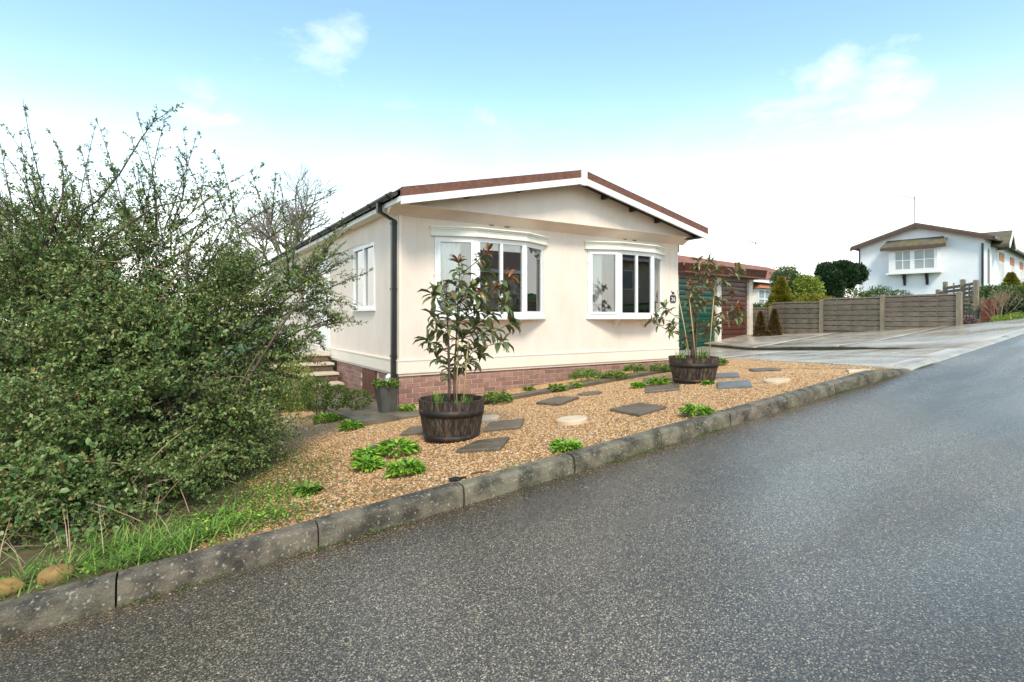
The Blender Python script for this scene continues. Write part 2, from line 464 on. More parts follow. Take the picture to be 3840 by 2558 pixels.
MAT = dict(
    asphalt=asphalt_mat(),
    kerb=M('kerb_concrete', (.165, .138, .092), (.048, .039, .026), 6, .65, .6, 70, c3=(.36, .33, .25), s3=48, t3=(.56, .70), detail=10, rnd='object', rv=.15, lo=.42, hi=.6),
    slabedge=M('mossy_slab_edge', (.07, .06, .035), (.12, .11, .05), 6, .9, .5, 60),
    kerbdrop=M('drop_kerb_concrete', (.46, .43, .38), (.32, .30, .26), 6, .45, .2, 90),
    soil=M('garden_soil', (.09, .055, .03), (.16, .10, .05), 8, .95, .5, 60, c3=(.07, .10, .025), s3=1.6, t3=(.5, .65)),
    gravelbed=M('gravel_bed', (.34, .175, .07), (.18, .085, .035), 70, .9, .8, 90, c3=(.10, .12, .03), s3=1.1, t3=(.56, .72)),
    gravel=M('gravel_stone', None, rnd='island', rough=.75, ramp=((0, (.20, .09, .035)), (.2, (.42, .21, .075)), (.45, (.61, .345, .135)), (.62, (.50, .29, .125)), (.8, (.70, .48, .255)), (.93, (.36, .27, .19)), (1, (.82, .73, .60)))),
    drive=M('drive_concrete', (.52, .45, .36), (.34, .285, .22), 1.1, .12, .2, 120, r2=.42, c3=(.26, .205, .15), s3=1.4, t3=(.52, .70), bdist=.003),
    path=M('path_paving', (.12, .098, .072), (.20, .165, .12), 5, .25, .2, 60, r2=.5),
    grassland=M('grass_ground', (.05, .09, .02), (.08, .11, .035), 1.5, .9, .5, 30),
    cream=M('cream_render', (.83, .705, .605), (.78, .65, .545), 2.6, .85, .5, 150, c3=(.69, .59, .47), s3=1.5, t3=(.52, .85), bdist=.006, stretch=(1.2, 1.2, .5)),
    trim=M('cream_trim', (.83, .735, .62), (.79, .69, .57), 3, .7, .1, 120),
    pvc=M('white_pvc', (.82, .82, .80), (.78, .78, .76), 2, .35),
    pvccream=M('offwhite_cornice', (.80, .78, .69), (.76, .73, .63), 4, .5),
    barge=M('white_barge', (.85, .85, .84), None, rough=.45),
    felt=M('brown_felt', (.20, .085, .055), (.13, .055, .038), 14, .9, .5, 220, c3=(.26, .14, .09), s3=60, t3=(.58, .7)),
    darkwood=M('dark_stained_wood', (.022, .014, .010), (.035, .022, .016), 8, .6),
    black=M('black_plastic', (.012, .011, .010), (.022, .019, .016), 5, .38),
    gutter=M('gutter_plastic', (.035, .034, .034), (.06, .058, .056), 6, .4),
    mortar=M('mortar', (.66, .49, .40), (.56, .41, .33), 20, .95, .4, 120),
    brick=M('brick_face', (.34, .185, .14), (.265, .14, .11), 12, .85, .5, 110, rnd='object', rv=.28, rhue=.012, c3=(.22, .17, .15), s3=5, t3=(.6, .8)),
    paintbrick=M('painted_brick', (.80, .74, .65), (.68, .60, .50), 9, .75, .3, 90, rnd='object', rv=.06),
    hatch=M('hatch_wood', (.10, .03, .018), (.14, .045, .027), 5, .55),
    glass=glass_mat('window_glass'),
    room=M('room_wall', (.60, .55, .47), None, rough=.9),
    curtain=M('curtain_cloth', (.92, .92, .89), (.86, .86, .83), 5, .9, trans=.1),
    greendoor=M('green_door_paint', (.004, .062, .040), (.005, .076, .050), 2, .32),
    browndoor=M('brown_door_paint', (.085, .030, .020), (.11, .04, .028), 3, .4),
    fasciabrown=M('brown_fascia', (.085, .032, .020), (.055, .022, .015), 5, .85, spec=.2),
    lintel=M('grey_timber_lintel', (.16, .14, .125), (.24, .21, .19), 7, .8),
    fence=M('weathered_slat', (.165, .128, .092), (.26, .21, .155), 5, .85, .4, 60, stretch=(1, 1, 6), rnd='object', rv=.2),
    post=M('weathered_post', (.30, .245, .165), (.20, .165, .115), 4, .85, .3, 50, stretch=(5, 5, .7)),
    stave=M('barrel_stave', (.022, .013, .008), (.15, .105, .068), 17, .65, .6, 50, stretch=(3, 3, .45), rnd='object', rv=.35, lo=.45, hi=.72),
    hoop=M('rusty_hoop', (.014, .010, .008), (.13, .045, .02), 6, .6, .3, 50, lo=.52, hi=.72),
    potsoil=M('pot_soil', (.030, .020, .012), (.06, .04, .025), 20, .95, .8, 60),
    slab=M('stepping_slab', (.145, .112, .072), (.085, .066, .045), 7, .5, .4, 70, c3=(.12, .13, .05), s3=5, t3=(.6, .8)),
    slabgrey=M('grey_block', (.19, .19, .185), (.13, .13, .125), 7, .45, .3, 70),
    disc=M('cream_stepping_disc', (.66, .52, .36), (.56, .43, .29), 9, .8, .3, 70),
    rock=M('ochre_rock', (.30, .18, .055), (.17, .10, .04), 7, .85, .5, 30, c3=(.10, .11, .03), s3=6, t3=(.55, .7)),
    zinc=M('aged_zinc', (.15, .14, .12), (.085, .08, .068), 7, .5, .15, 30, stretch=(2, 2, .6), metal=.35),
    tread=M('step_tread', (.58, .48, .36), (.46, .37, .27), 6, .7),
    riser=M('step_riser', (.16, .10, .06), (.07, .05, .035), 5, .8, .3, 60),
    bark=M('shrub_bark', (.075, .045, .030), (.12, .08, .055), 12, .8),
    barktree=M('tree_bark', (.15, .125, .095), (.22, .19, .15), 9, .9),
    drytwig=M('dry_stem', (.40, .29, .17), (.30, .20, .12), 12, .8, rnd='island', rv=.3),
    cane=M('bamboo_cane', (.52, .36, .17), (.44, .29, .13), 12, .5),
    shrubleaf=M('shrub_leaf', None, rnd='island', rough=.5, spec=.3, trans=.15, scale=1.1, lo=.58, hi=.85, c2=(.20, .20, .05),
                ramp=((0, (.028, .068, .012)), (.3, (.088, .150, .032)), (.6, (.165, .230, .060)), (.85, (.27, .32, .11)), (.97, (.33, .36, .15)), (1, (.40, .20, .06)))),
    photleaf=M('photinia_green_leaf', (.13, .165, .055), (.19, .22, .085), 25, .26, rnd='object', rv=.35, rhue=.03, trans=.15),
    bramble=M('bramble_leaf', None, rnd='island', rough=.4, trans=.15, ramp=((0, (.03, .08, .015)), (.5, (.09, .17, .04)), (.85, (.20, .27, .09)), (1, (.30, .14, .05)))),
    litter=M('leaf_litter_flake', None, rnd='island', rough=.8, ramp=((0, (.05, .03, .015)), (.5, (.16, .09, .04)), (1, (.34, .20, .09)))),
    photbronze=M('photinia_bronze_leaf', (.20, .12, .045), (.13, .13, .04), 25, .3, rnd='object', rv=.35, rhue=.03, trans=.2),
    photred=M('photinia_red_leaf', (.28, .075, .035), (.24, .11, .035), 25, .3, rnd='object', rv=.35, rhue=.03, trans=.2),
    clump=M('clump_leaf', None, rnd='island', rough=.4, trans=.3, ramp=((0, (.06, .16, .012)), (.35, (.15, .33, .025)), (.7, (.28, .48, .045)), (1, (.48, .64, .10)))),
    clumpmix=M('clump_leaf_mixed', None, rnd='island', rough=.45, trans=.3, ramp=((0, (.05, .12, .015)), (.4, (.13, .25, .03)), (.8, (.24, .36, .06)), (.94, (.42, .42, .10)), (1, (.36, .22, .08)))),
    clumpdark=M('clump_leaf_dark', None, rnd='island', rough=.4, trans=.3, ramp=((0, (.04, .12, .012)), (.5, (.10, .24, .025)), (1, (.26, .44, .06)))),
    grass=M('grass_blade', None, rnd='island', rough=.5, trans=.35, ramp=((0, (.06, .13, .012)), (.5, (.13, .27, .03)), (.85, (.24, .38, .05)), (1, (.42, .36, .14)))),
    moss=M('weed_leaf', None, rnd='island', rough=.6, trans=.3, ramp=((0, (.05, .09, .015)), (.5, (.11, .18, .03)), (1, (.20, .24, .06)))),
    golden=M('golden_conifer_leaf', None, rnd='island', rough=.6, trans=.2, ramp=((0, (.10, .11, .012)), (.5, (.24, .22, .02)), (1, (.42, .36, .04)))),
    yew=M('dark_conifer_leaf', None, rnd='island', rough=.6, trans=.1, ramp=((0, (.010, .032, .012)), (.6, (.025, .065, .02)), (1, (.06, .11, .035)))),
    lime=M('lime_shrub_leaf', None, rnd='island', rough=.5, trans=.3, ramp=((0, (.12, .18, .02)), (.5, (.27, .34, .04)), (1, (.45, .50, .10)))),
    midgreen=M('mid_shrub_leaf', None, rnd='island', rough=.5, trans=.2, ramp=((0, (.035, .08, .02)), (.6, (.10, .155, .04)), (1, (.20, .25, .08)))),
    browncon=M('bronze_conifer_leaf', None, rnd='island', rough=.6, trans=.15, ramp=((0, (.05, .045, .012)), (.5, (.14, .085, .02)), (1, (.22, .15, .04)))),
    heath=M('heather_leaf', None, rnd='island', rough=.7, ramp=((0, (.14, .08, .08)), (.6, (.24, .13, .12)), (1, (.30, .22, .18)))),
    white=M('white_render', (.80, .81, .83), (.76, .77, .80), 2, .85, .3, 120),
    brownfascia=M('chocolate_fascia', (.10, .052, .040), (.08, .042, .032), 4, .6),
    mosstile=M('mossy_tile', (.10, .082, .055), (.15, .125, .085), 3, .9, .6, 12, c3=(.14, .13, .045), s3=1.5, t3=(.5, .7)),
    redtile=M('red_roof_tile', (.30, .115, .075), (.24, .09, .06), 3, .85, .3, 20),
    orange=M('terracotta_panel', (.50, .19, .08), (.42, .15, .06), 5, .7),
    redbrick=M('red_brick_block', (.30, .07, .045), (.22, .05, .035), 8, .85, .4, 60),
    beige=M('beige_render', (.66, .55, .41), (.60, .50, .37), 3, .85),
    browntile=M('brown_roof_tile', (.10, .06, .045), (.14, .08, .06), 4, .85, .3, 20),
    alu=M('aerial_metal', (.20, .20, .21), None, rough=.4, metal=.6),
    signblack=M('sign_black', (.012, .012, .012), None, rough=.35),
    signwhite=M('sign_white', (.78, .77, .74), None, rough=.5),
    pampas=M('dried_pampas', (.50, .28, .17), (.42, .22, .13), 30, .9, rnd='island', rv=.25),
    ceramic=M('vase_glaze', (.66, .67, .68), None, rough=.2),
    pebble=M('loose_pebble', None, rnd='island', rough=.7, ramp=((0, (.20, .10, .045)), (.6, (.34, .22, .13)), (1, (.50, .44, .36)))),
)

# ------------------------------------------------------------------ levels of the place
def lerp(a, b, t):
    return a + (b - a) * t
def zk(u):                       # road level along the kerb
    u = np.asarray(u, float)
    r = .075 * u + .001 * u * u
    r = np.where(u > 12, 1.044 + .08 * (u - 12), r)
    r = np.where(u < -3, -.216 + .069 * (u + 3), r)
    return np.where(u > 40, 1.044 + .08 * 28 + .01 * (u - 40), r)
def upstand(u):
    return np.interp(u, [6.44, 7.36], [.127, .025])
def zg(u, v):                    # garden
    t = np.asarray(v, float) / 4.575
    return (zk(u) + upstand(u) - .012) * (1 - t) + (-.04 + .063 * (np.asarray(u, float) - 2.18)) * t
def zs(u, v):                    # natural slope away from the road
    k = np.interp(u, [-20, 2, 8, 13, 18, 28, 40], [.3, .3, .48, 1, 1, .9, .5])
    return zk(u) - k * 1.05 * (1 - np.exp(-np.maximum(v, 0) / 4.2))
def gz(u, v): return float(zg(u, v))
def sz(u, v): return float(zs(u, v))

SHRUB_LOBES = [(-1.36, 2.83, 1.18, 0.95), (-0.69, 2.76, 1.32, 0.82), (-1.53, 2.23, 0.47, 0.85), (-0.99, 2.0, 0.35, 0.75), (-0.54, 2.31, 0.58, 0.75), (-0.09, 2.61, 1.12, 0.58), (0.32, 2.59, 1.48, 0.36), (0.57, 2.56, 1.73, 0.24), (0.57, 2.56, 1.24, 0.2), (-0.26, 2.25, 0.24, 0.4), (-0.59, 1.75, 0.06, 0.42), (-1.23, 1.62, 0.03, 0.5), (-0.11, 2.39, 0.61, 0.4), (-1.53, 1.64, 0.08, 0.5), (-1.5, 3.27, 1.81, 0.4), (-0.82, 3.2, 1.92, 0.38), (-1.82, 3.12, 1.25, 0.75), (-1.39, 1.31, 0.06, 0.42), (-0.98, 1.23, 0.06, 0.42), (-0.7, 1.34, 0.05, 0.36), (-0.81, 1.06, -0.06, 0.2), (-1.02, 2.85, 1.56, 0.5), (-1.11, 2.55, 1.16, 0.7), (0.05, 2.52, 0.79, 0.32), (-0.34, 2.89, 1.71, 0.4), (-0.95, 2.21, 0.8, 0.8), (0.75, 2.44, 1.27, 0.1), (0.79, 2.41, 1.78, 0.09), (0.7, 2.47, 1.92, 0.1)]
SHOOTS = [[(-0.94, 2.8, 1.75), (-0.83, 2.73, 2.81), (-0.71, 2.65, 3.15)], [(-1.38, 3.08, 2.0), (-1.4, 3.09, 2.48), (-1.63, 3.24, 3.01)], [(-1.69, 3.04, 1.85), (-1.73, 3.06, 2.43), (-1.8, 3.11, 2.91)], [(-1.02, 2.97, 2.13), (-1.15, 3.05, 2.75), (-1.26, 3.12, 3.09)], [(-0.11, 2.86, 2.07), (-0.2, 2.92, 2.73), (-0.33, 3.0, 2.96)], [(-0.09, 3.09, 2.23), (0.19, 2.91, 2.51), (0.74, 2.56, 2.6)], [(0.15, 2.94, 2.1), (0.38, 2.79, 2.31), (0.67, 2.61, 2.48)], [(-0.39, 2.81, 2.17), (-0.43, 2.83, 2.55), (-0.63, 2.96, 2.91)], [(-0.23, 2.82, 2.31), (-0.34, 2.89, 2.52), (-0.28, 2.86, 2.6)], [(-0.73, 2.91, 2.27), (-0.86, 2.99, 2.65), (-1.03, 3.09, 3.01)], [(0.15, 2.94, 2.37), (0.06, 3.0, 2.59), (0.02, 3.02, 2.78)], [(0.19, 2.91, 2.31), (0.22, 2.89, 2.59), (0.22, 2.89, 2.78)], [(-1.49, 3.15, 2.0), (-1.51, 3.16, 2.48), (-1.52, 3.17, 2.77)], [(-1.82, 3.12, 2.08), (-1.9, 3.17, 2.54), (-1.93, 3.19, 2.75)], [(-1.28, 3.02, 2.24), (-1.32, 3.04, 2.62), (-1.39, 3.09, 2.86)], [(0.5, 2.72, 1.76), (0.68, 2.6, 1.93), (0.82, 2.51, 1.97)], [(0.5, 2.72, 1.68), (0.73, 2.57, 1.82), (0.91, 2.45, 1.92)], [(0.57, 2.67, 1.54), (0.82, 2.51, 1.66), (1.08, 2.35, 1.79)], [(0.57, 2.67, 1.19), (0.8, 2.53, 1.27), (0.99, 2.4, 1.24)], [(0.5, 2.72, 1.46), (0.78, 2.54, 1.52), (0.94, 2.44, 1.37)], [(-0.6, 2.94, 2.4), (-0.56, 2.92, 2.7), (-0.63, 2.96, 2.81)], [(-0.52, 3.0, 2.31), (-0.38, 2.92, 2.57), (-0.43, 2.95, 2.83)]]
BOUGHS = [[(-1.33, 2.39, 1.38), (-1.3, 2.38, 1.64), (-1.12, 2.27, 1.93), (-0.81, 2.07, 2.18), (-0.5, 1.87, 2.26), (-0.37, 1.78, 2.36)], [(-1.55, 2.83, 1.5), (-1.51, 2.81, 1.94), (-1.39, 2.73, 2.16), (-1.22, 2.62, 2.28), (-1.06, 2.52, 2.51), (-0.91, 2.42, 2.8), (-0.82, 2.37, 2.95), (-0.71, 2.3, 3.04)], [(-1.84, 2.66, 1.91), (-1.68, 2.56, 1.72), (-1.55, 2.48, 1.61), (-1.37, 2.36, 1.51)], [(-1.55, 2.6, 1.88), (-1.44, 2.53, 2.23), (-1.43, 2.52, 2.46)], [(-0.86, 2.87, 1.72), (-0.61, 2.71, 1.89), (-0.38, 2.56, 2.13), (-0.15, 2.42, 2.25)]]
TIPS_A = [(1.6, 1.44, 1.83, 1), (1.92, 1.44, 1.94, 1), (2.04, 1.25, 1.68, 1), (1.74, 1.59, 1.72, 0.4), (1.55, 1.73, 1.58, 0.2), (1.35, 1.49, 1.51, 0.1), (1.61, 1.28, 1.56, 0.3), (1.97, 1.6, 1.42, 0), (1.58, 1.47, 1.46, 0.1), (1.96, 1.21, 1.41, 0.1), (1.56, 1.97, 1.32, 0), (1.69, 1.54, 1.28, 0), (1.47, 1.92, 1.07, 0), (1.92, 1.4, 1.33, 0.2), (1.55, 1.74, 1.18, 0), (1.93, 1.17, 1.07, 0), (2.14, 1.36, 1.25, 0.2), (1.91, 1.66, 1.21, 0), (1.68, 1.58, 1.13, 0), (1.64, 1.75, 0.83, 0), (2.02, 1.46, 1.58, 0.9), (1.73, 1.24, 1.56, 0.6), (2.11, 1.46, 1.53, 0.3), (1.81, 1.54, 1.42, 0.1), (1.52, 1.53, 1.32, 0), (1.81, 1.17, 1.19, 0), (1.55, 1.89, 0.98, 0), (1.69, 1.54, 0.98, 0), (1.87, 1.59, 1.0, 0), (1.83, 1.72, 0.84, 0), (1.91, 1.56, 0.92, 0), (1.99, 1.65, 1.77, 0.5)]
TIPS_B = [(5.48, 1.81, 2.09, 0.5), (5.84, 1.88, 2.09, 0.4), (5.47, 1.86, 1.97, 0.6), (5.85, 1.96, 1.9, 0.7), (5.98, 1.84, 2.0, 0.7), (5.81, 1.39, 1.94, 0.5), (5.27, 1.76, 1.74, 0.6), (5.7, 1.55, 1.78, 0.5), (5.62, 2.13, 1.57, 0.5), (5.58, 1.78, 1.49, 0.8), (5.79, 1.78, 1.32, 0.6), (5.44, 1.77, 1.64, 0.8), (5.94, 1.6, 1.65, 0.6), (5.94, 1.52, 1.43, 0.9), (5.99, 1.46, 1.32, 0.5), (5.96, 1.64, 1.28, 0.4), (5.71, 1.8, 1.75, 0.6), (5.83, 1.95, 1.1, 0.8), (5.46, 2.03, 0.98, 0.5), (5.23, 2.35, 1.3, 0.3), (5.13, 2.36, 1.24, 0.3), (5.35, 2.32, 1.44, 0.3), (5.3, 2.12, 1.2, 0.2), (5.03, 1.94, 1.14, 0.2), (5.64, 2.04, 1.41, 0.5), (6.05, 1.86, 1.55, 0.5), (5.98, 1.86, 1.19, 0.4), (5.54, 1.9, 1.2, 0.5)]

# ================================================================== ground, road, drive
def grid(name, fu, nu, fv, nv, fz, mat, skirt=0):
    """sheet over parameters s,t in 0..1: fu(s,t), fv(s,t) -> plan, fz(u,v) -> height"""
    s, t = np.meshgrid(np.linspace(0, 1, nu), np.linspace(0, 1, nv), indexing='ij')
    u, v = fu(s, t), fv(s, t)
    z = fz(u, v)
    V = np.stack([u, v, z], -1).reshape(-1, 3)
    i = np.arange(nu * nv).reshape(nu, nv)
    F = np.stack([i[:-1, :-1], i[1:, :-1], i[1:, 1:], i[:-1, 1:]], -1).reshape(-1, 4)
    if skirt:
        edge = np.concatenate([i[:, 0], i[-1, 1:], i[-2::-1, -1], i[0, -2:0:-1]])
        low = V[edge].copy()
        low[:, 2] -= skirt
        b = len(V)
        V = np.concatenate([V, low])
        n = len(edge)
        k = np.arange(n)
        F = np.concatenate([F, np.stack([edge[(k + 1) % n], edge[k], b + k, b + (k + 1) % n], -1)])
    return npmesh(name, V, F, mat, smooth=not skirt)
us = np.concatenate([[-700, -300, -120, -60, -30, -18], np.arange(-12, 46, .75), [50, 60, 80, 130, 300, 700]])
vs_ = np.concatenate([[-700, -300, -120, -60, -30, -14, -9, -6.6, -6.5, -3, .05], np.arange(.4, 22, .8), [26, 34, 50, 90, 200, 700]])
gu, gv = np.meshgrid(us, vs_, indexing='ij')
gzz = zs(gu, gv) - .085
gzz = np.where((gv < -.01) & (gv > -6.55), zk(gu) - .12, gzz)
gzz = np.where(gv <= -6.55, zk(gu) + .10, gzz)
gi = np.arange(gu.size).reshape(gu.shape)
struct(link('ground', npmesh('ground', np.stack([gu, gv, gzz], -1).reshape(-1, 3), np.stack([gi[:-1, :-1], gi[1:, :-1], gi[1:, 1:], gi[:-1, 1:]], -1).reshape(-1, 4), MAT['grassland'], True)))
struct(link('road', grid('road', lambda s, t: -60 + 160 * s, 400, lambda s, t: -6.5 + 6.56 * t, 12, lambda u, v: zk(u), MAT['asphalt'])))
bline = lambda v: 7.42 + .42 * (v - .1)
struct(link('gravel_bed', grid('gravel_bed', lambda s, t: lerp(-5, bline(.13 + 7.5 * t), s), 60, lambda s, t: .13 + 7.5 * t, 40, lambda u, v: zg(u, v), MAT['gravelbed'])))
sline = lambda v: np.interp(v, [.1, .5, 1.2, 2, 3, 4, 7], [-.75, -.45, -.25, .0, .15, .1, .1]) + .08 * np.sin(v * 7)
struct(link('soil_bed', grid('soil_bed', lambda s, t: lerp(-6, sline(.13 + 7 * t), s), 40, lambda s, t: .13 + 7 * t, 40, lambda u, v: zg(u, v) + .008 - .03 * np.clip((u + .9) * -1, 0, 1) * 0, MAT['soil'])))

# drive: two forecourts of cast slabs, the upper one a step higher
drv = struct(link('driveway', None))
l1 = lambda v: np.interp(v, [.1, 4.2, 6.5, 9.4], [7.42, 9.15, 9.8, 10.4])
l2 = lambda v: np.interp(v, [.1, 7.3, 9.4], [9.8, 13.6, 14.4])
l3 = lambda v: np.interp(v, [.1, 2.6, 8.2, 9.4], [18.4, 17.0, 17.5, 17.6])
for s0, s1 in ((0, .4985), (.5015, 1)):
    for t0, t1 in ((.004, .45), (.4515, 1)):
        f = lambda s, t, s0=s0, s1=s1, t0=t0, t1=t1: lerp(l1(.13 + 9 * lerp(t0, t1, t)), l2(.13 + 9 * lerp(t0, t1, t)), lerp(s0, s1, s))
        g = lambda s, t, t0=t0, t1=t1: .13 + 9 * lerp(t0, t1, t)
        link('concrete_slab', grid('concrete_slab', f, 8, g, 14, lambda u, v: zs(u, v) + .028 + .03 * np.clip(v / 2, 0, 1), MAT['drive'], .2), drv)
drv2 = struct(link('upper_driveway', None))
for t0, t1 in ((.004, .3), (.3015, .62), (.6215, 1)):
    f = lambda s, t, t0=t0, t1=t1: lerp(l2(.13 + 9 * lerp(t0, t1, t)) + .02, l3(.13 + 9 * lerp(t0, t1, t)), s)
    g = lambda s, t, t0=t0, t1=t1: .13 + 9 * lerp(t0, t1, t)
    link('concrete_slab', grid('concrete_slab', f, 8, g, 14, lambda u, v: zs(u, v) + .03 + .125 * np.clip(v / 3, 0, 1), MAT['drive'], .3), drv2)
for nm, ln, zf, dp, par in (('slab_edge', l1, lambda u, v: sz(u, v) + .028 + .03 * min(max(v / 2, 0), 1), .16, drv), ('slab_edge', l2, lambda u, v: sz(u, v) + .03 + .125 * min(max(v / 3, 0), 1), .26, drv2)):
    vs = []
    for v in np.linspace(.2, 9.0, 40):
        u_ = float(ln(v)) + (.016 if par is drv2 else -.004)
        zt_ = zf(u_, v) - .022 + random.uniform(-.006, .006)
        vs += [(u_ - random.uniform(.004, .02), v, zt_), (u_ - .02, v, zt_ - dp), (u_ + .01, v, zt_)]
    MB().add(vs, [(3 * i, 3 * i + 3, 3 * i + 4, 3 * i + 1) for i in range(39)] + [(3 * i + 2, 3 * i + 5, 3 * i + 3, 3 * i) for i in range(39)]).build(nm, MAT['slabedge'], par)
uz = lambda u, v: sz(u, v) + .03 + .125 * min(max(v / 3, 0), 1)

# kerb of separate stones, each following the slope
kerb = struct(link('kerb', None))
def kerb_stone(u0, u1, mat):
    n = 6
    rings = []
    jit = random.uniform(-.004, .004)
    for i in range(n + 1):
        u = lerp(u0, u1, i / n)
        h = float(upstand(u)) + jit
        z = float(zk(u))
        wob = random.uniform(-.003, .003)
        b = min(.03, h * .6)
        rings.append([(u, 0 + wob * .3, z - .14), (u, .004 + wob, z + max(h - b - .035, .005)), (u, .012 + wob, z + h - b * .55), (u, .030 + wob, z + h - .006),
                      (u, .048, z + h), (u, .125, z + h + wob * .5), (u, .126, z - .14)])
    k = len(rings[0])
    vs = [p for r in rings for p in r]
    fs = [(i * k + j, (i + 1) * k + j, (i + 1) * k + (j + 1) % k, i * k + (j + 1) % k) for i in range(n) for j in range(k)]
    fs += [tuple(range(k)), tuple(reversed(range(n * k, n * k + k)))]
    fs = [tuple(reversed(f)) for f in fs]
    o = MB().add(vs, fs).build('kerb_stone', mat, kerb)
    return o
u = -.92 * 8
while u < 26:
    kerb_stone(u + .004, u + .915 - (.008 if random.random() < .5 else 0), MAT['kerb'] if u < 6.9 else MAT['kerbdrop'])
    u += .92
# kerb on the far side of the road, behind the viewer
k2 = struct(link('opposite_kerb', None))
for i in range(14):
    a = -12 + 3.2 * i
    MB().prism([(a, -6.62, float(zk(a)) - .1), (a, -6.62, float(zk(a)) + .12), (a, -6.5, float(zk(a)) + .11), (a, -6.5, float(zk(a)) - .1)], (3.18, 0, float(zk(a + 3.18) - zk(a)))).build('kerb_stone', MAT['kerb'], k2)

# path beside the home and the flat edging slabs along its front
pth = struct(link('path', None))
pz = lambda v: .05 - .045 * (v - 3.3)
for i in range(7):
    v0, v1 = 3.31 + .585 * i, 3.31 + .585 * (i + 1) - .008
    for a, b in ((1.22, 1.70), (1.708, 2.185)):
        MB().add([(a, v0, pz(v0) - .14), (b, v0, pz(v0) - .14), (b, v1, pz(v1) - .14), (a, v1, pz(v1) - .14), (a, v0, pz(v0)), (b, v0, pz(v0)), (b, v1, pz(v1)), (a, v1, pz(v1))],
                 [(3, 2, 1, 0), (4, 5, 6, 7), (0, 1, 5, 4), (1, 2, 6, 5), (2, 3, 7, 6), (3, 0, 4, 7)]).build('paving_slab', MAT['path'], pth)
edg = struct(link('edging', None))
a = 2.2
while a < 6.6:
    b = a + .6
    y0 = 3.3 + .06 * (a - 2.2) / 4 + random.uniform(-.012, .012)
    z0, z1 = gz(a, y0) + .045, gz(b, y0) + .045
    MB().add([(a, y0, z0 - .15), (b - .01, y0, z1 - .15), (b - .01, y0 + .2, z1 - .15), (a, y0 + .2, z0 - .15), (a, y0, z0), (b - .01, y0, z1), (b - .01, y0 + .2, z1 - .005), (a, y0 + .2, z0 - .005)],
             [(3, 2, 1, 0), (4, 5, 6, 7), (0, 1, 5, 4), (1, 2, 6, 5), (2, 3, 7, 6), (3, 0, 4, 7)]).build('edging_slab', MAT['slab'], edg)
    a = b

# loose gravel
n = 190000
gu = rng.uniform(-1.1, 9.3, n)
gv = rng.uniform(.14, 4.56, n)
n2 = 16000
gu = np.concatenate([gu, rng.uniform(-.6, 1.2, n2)])
gv = np.concatenate([gv, rng.uniform(4.56, 7.2, n2)])
keep = (gu < bline(gv) - .03) & ~((gu > 1.2) & (gu < 2.2) & (gv > 3.28))
keep &= ~((gu > 2.2) & (gu < 6.8) & (gv > 3.29) & (gv < 3.57))
keep &= rng.random(len(gu)) < np.clip((gu - sline(gv) + .25) / .5, .05, 1)
gu, gv = gu[keep], gv[keep]
n = len(gu)
P = np.stack([gu, gv, zg(gu, gv) - .003], -1)
a = rng.uniform(0, 6.283, n)
sz_ = rng.uniform(.0055, .0115, n)
V, F = scatter(*DOME, P, np.stack([np.cos(a), np.sin(a), np.zeros(n)], -1), np.tile([0, 0, 1.], (n, 1)) + rng.normal(0, .25, (n, 3)), sz_ * rng.uniform(1, 1.6, n), sz_, sz_ * rng.uniform(.7, 1.2, n))
stuff(link('gravel', npmesh('gravel', V, F, MAT['gravel'], True)), 'loose orange brown gravel covering the front garden', 'gravel')
# stray pebbles on the road beside the kerb
n = 420
pu = rng.uniform(-2.5, 7, n)
pv = -np.abs(rng.normal(0, .22, n)) - .01
far = rng.random(n) < .2
pv = np.where(far, rng.uniform(-2.5, -.1, n), pv)
P = np.stack([pu, pv, zk(pu)], -1)
a = rng.uniform(0, 6.283, n)
s_ = rng.uniform(.0025, .006, n)
V, F = scatter(*DOME, P, np.stack([np.cos(a), np.sin(a), 0 * a], -1), np.tile([0, 0, 1.], (n, 1)), s_ * 1.3, s_, s_ * .8)
stuff(link('road_grit', npmesh('road_grit', V, F, MAT['pebble'], True)), 'stray pebbles and grit on the wet road by the kerb', 'grit')

# leaf litter and moss caught at the foot of the kerb
n = 5200
lu = rng.uniform(-2.6, 8, n)
lv = -np.abs(rng.normal(0, .07, n)) - .004 - np.where(rng.random(n) < .15, rng.uniform(0, .5, n), 0)
P = np.stack([lu, lv, zk(lu) + .003], -1)
k = np.sin(lu * 3.1) + np.sin(lu * 7.3 + 1) + rng.normal(0, .7, n) > -.4
P = P[k]
a = rng.uniform(0, 6.283, len(P))
V, F = scatter(*LEAF2, P, np.stack([np.cos(a), np.sin(a), rng.normal(0, .15, len(P))], -1), np.tile([0, 0, 1.], (len(P), 1)) + rng.normal(0, .3, (len(P), 3)), rng.uniform(.006, .018, len(P)), .007, .008)
stuff(link('leaf_litter', npmesh('leaf_litter', V, F, MAT['litter'])), 'brown leaf litter gathered in the gutter at the kerb foot', 'leaf litter')
n = 5000
lu = rng.uniform(-2.6, 8, n)
P = np.stack([lu, -np.abs(rng.normal(0, .010, n)), zk(lu) + rng.uniform(0, .012, n)], -1)
P = P[np.sin(lu * 2.3 + 1.5) + np.sin(lu * 5.9) + rng.normal(0, .6, n) > .3]
V, F = scatter(*LEAF2, P, rdir(len(P)) + [0, -.3, .5], rdir(len(P)), .011, .007, .006)
stuff(link('kerb_moss', npmesh('kerb_moss', V, F, MAT['moss'])), 'green moss in the joint between kerb and road', 'moss')

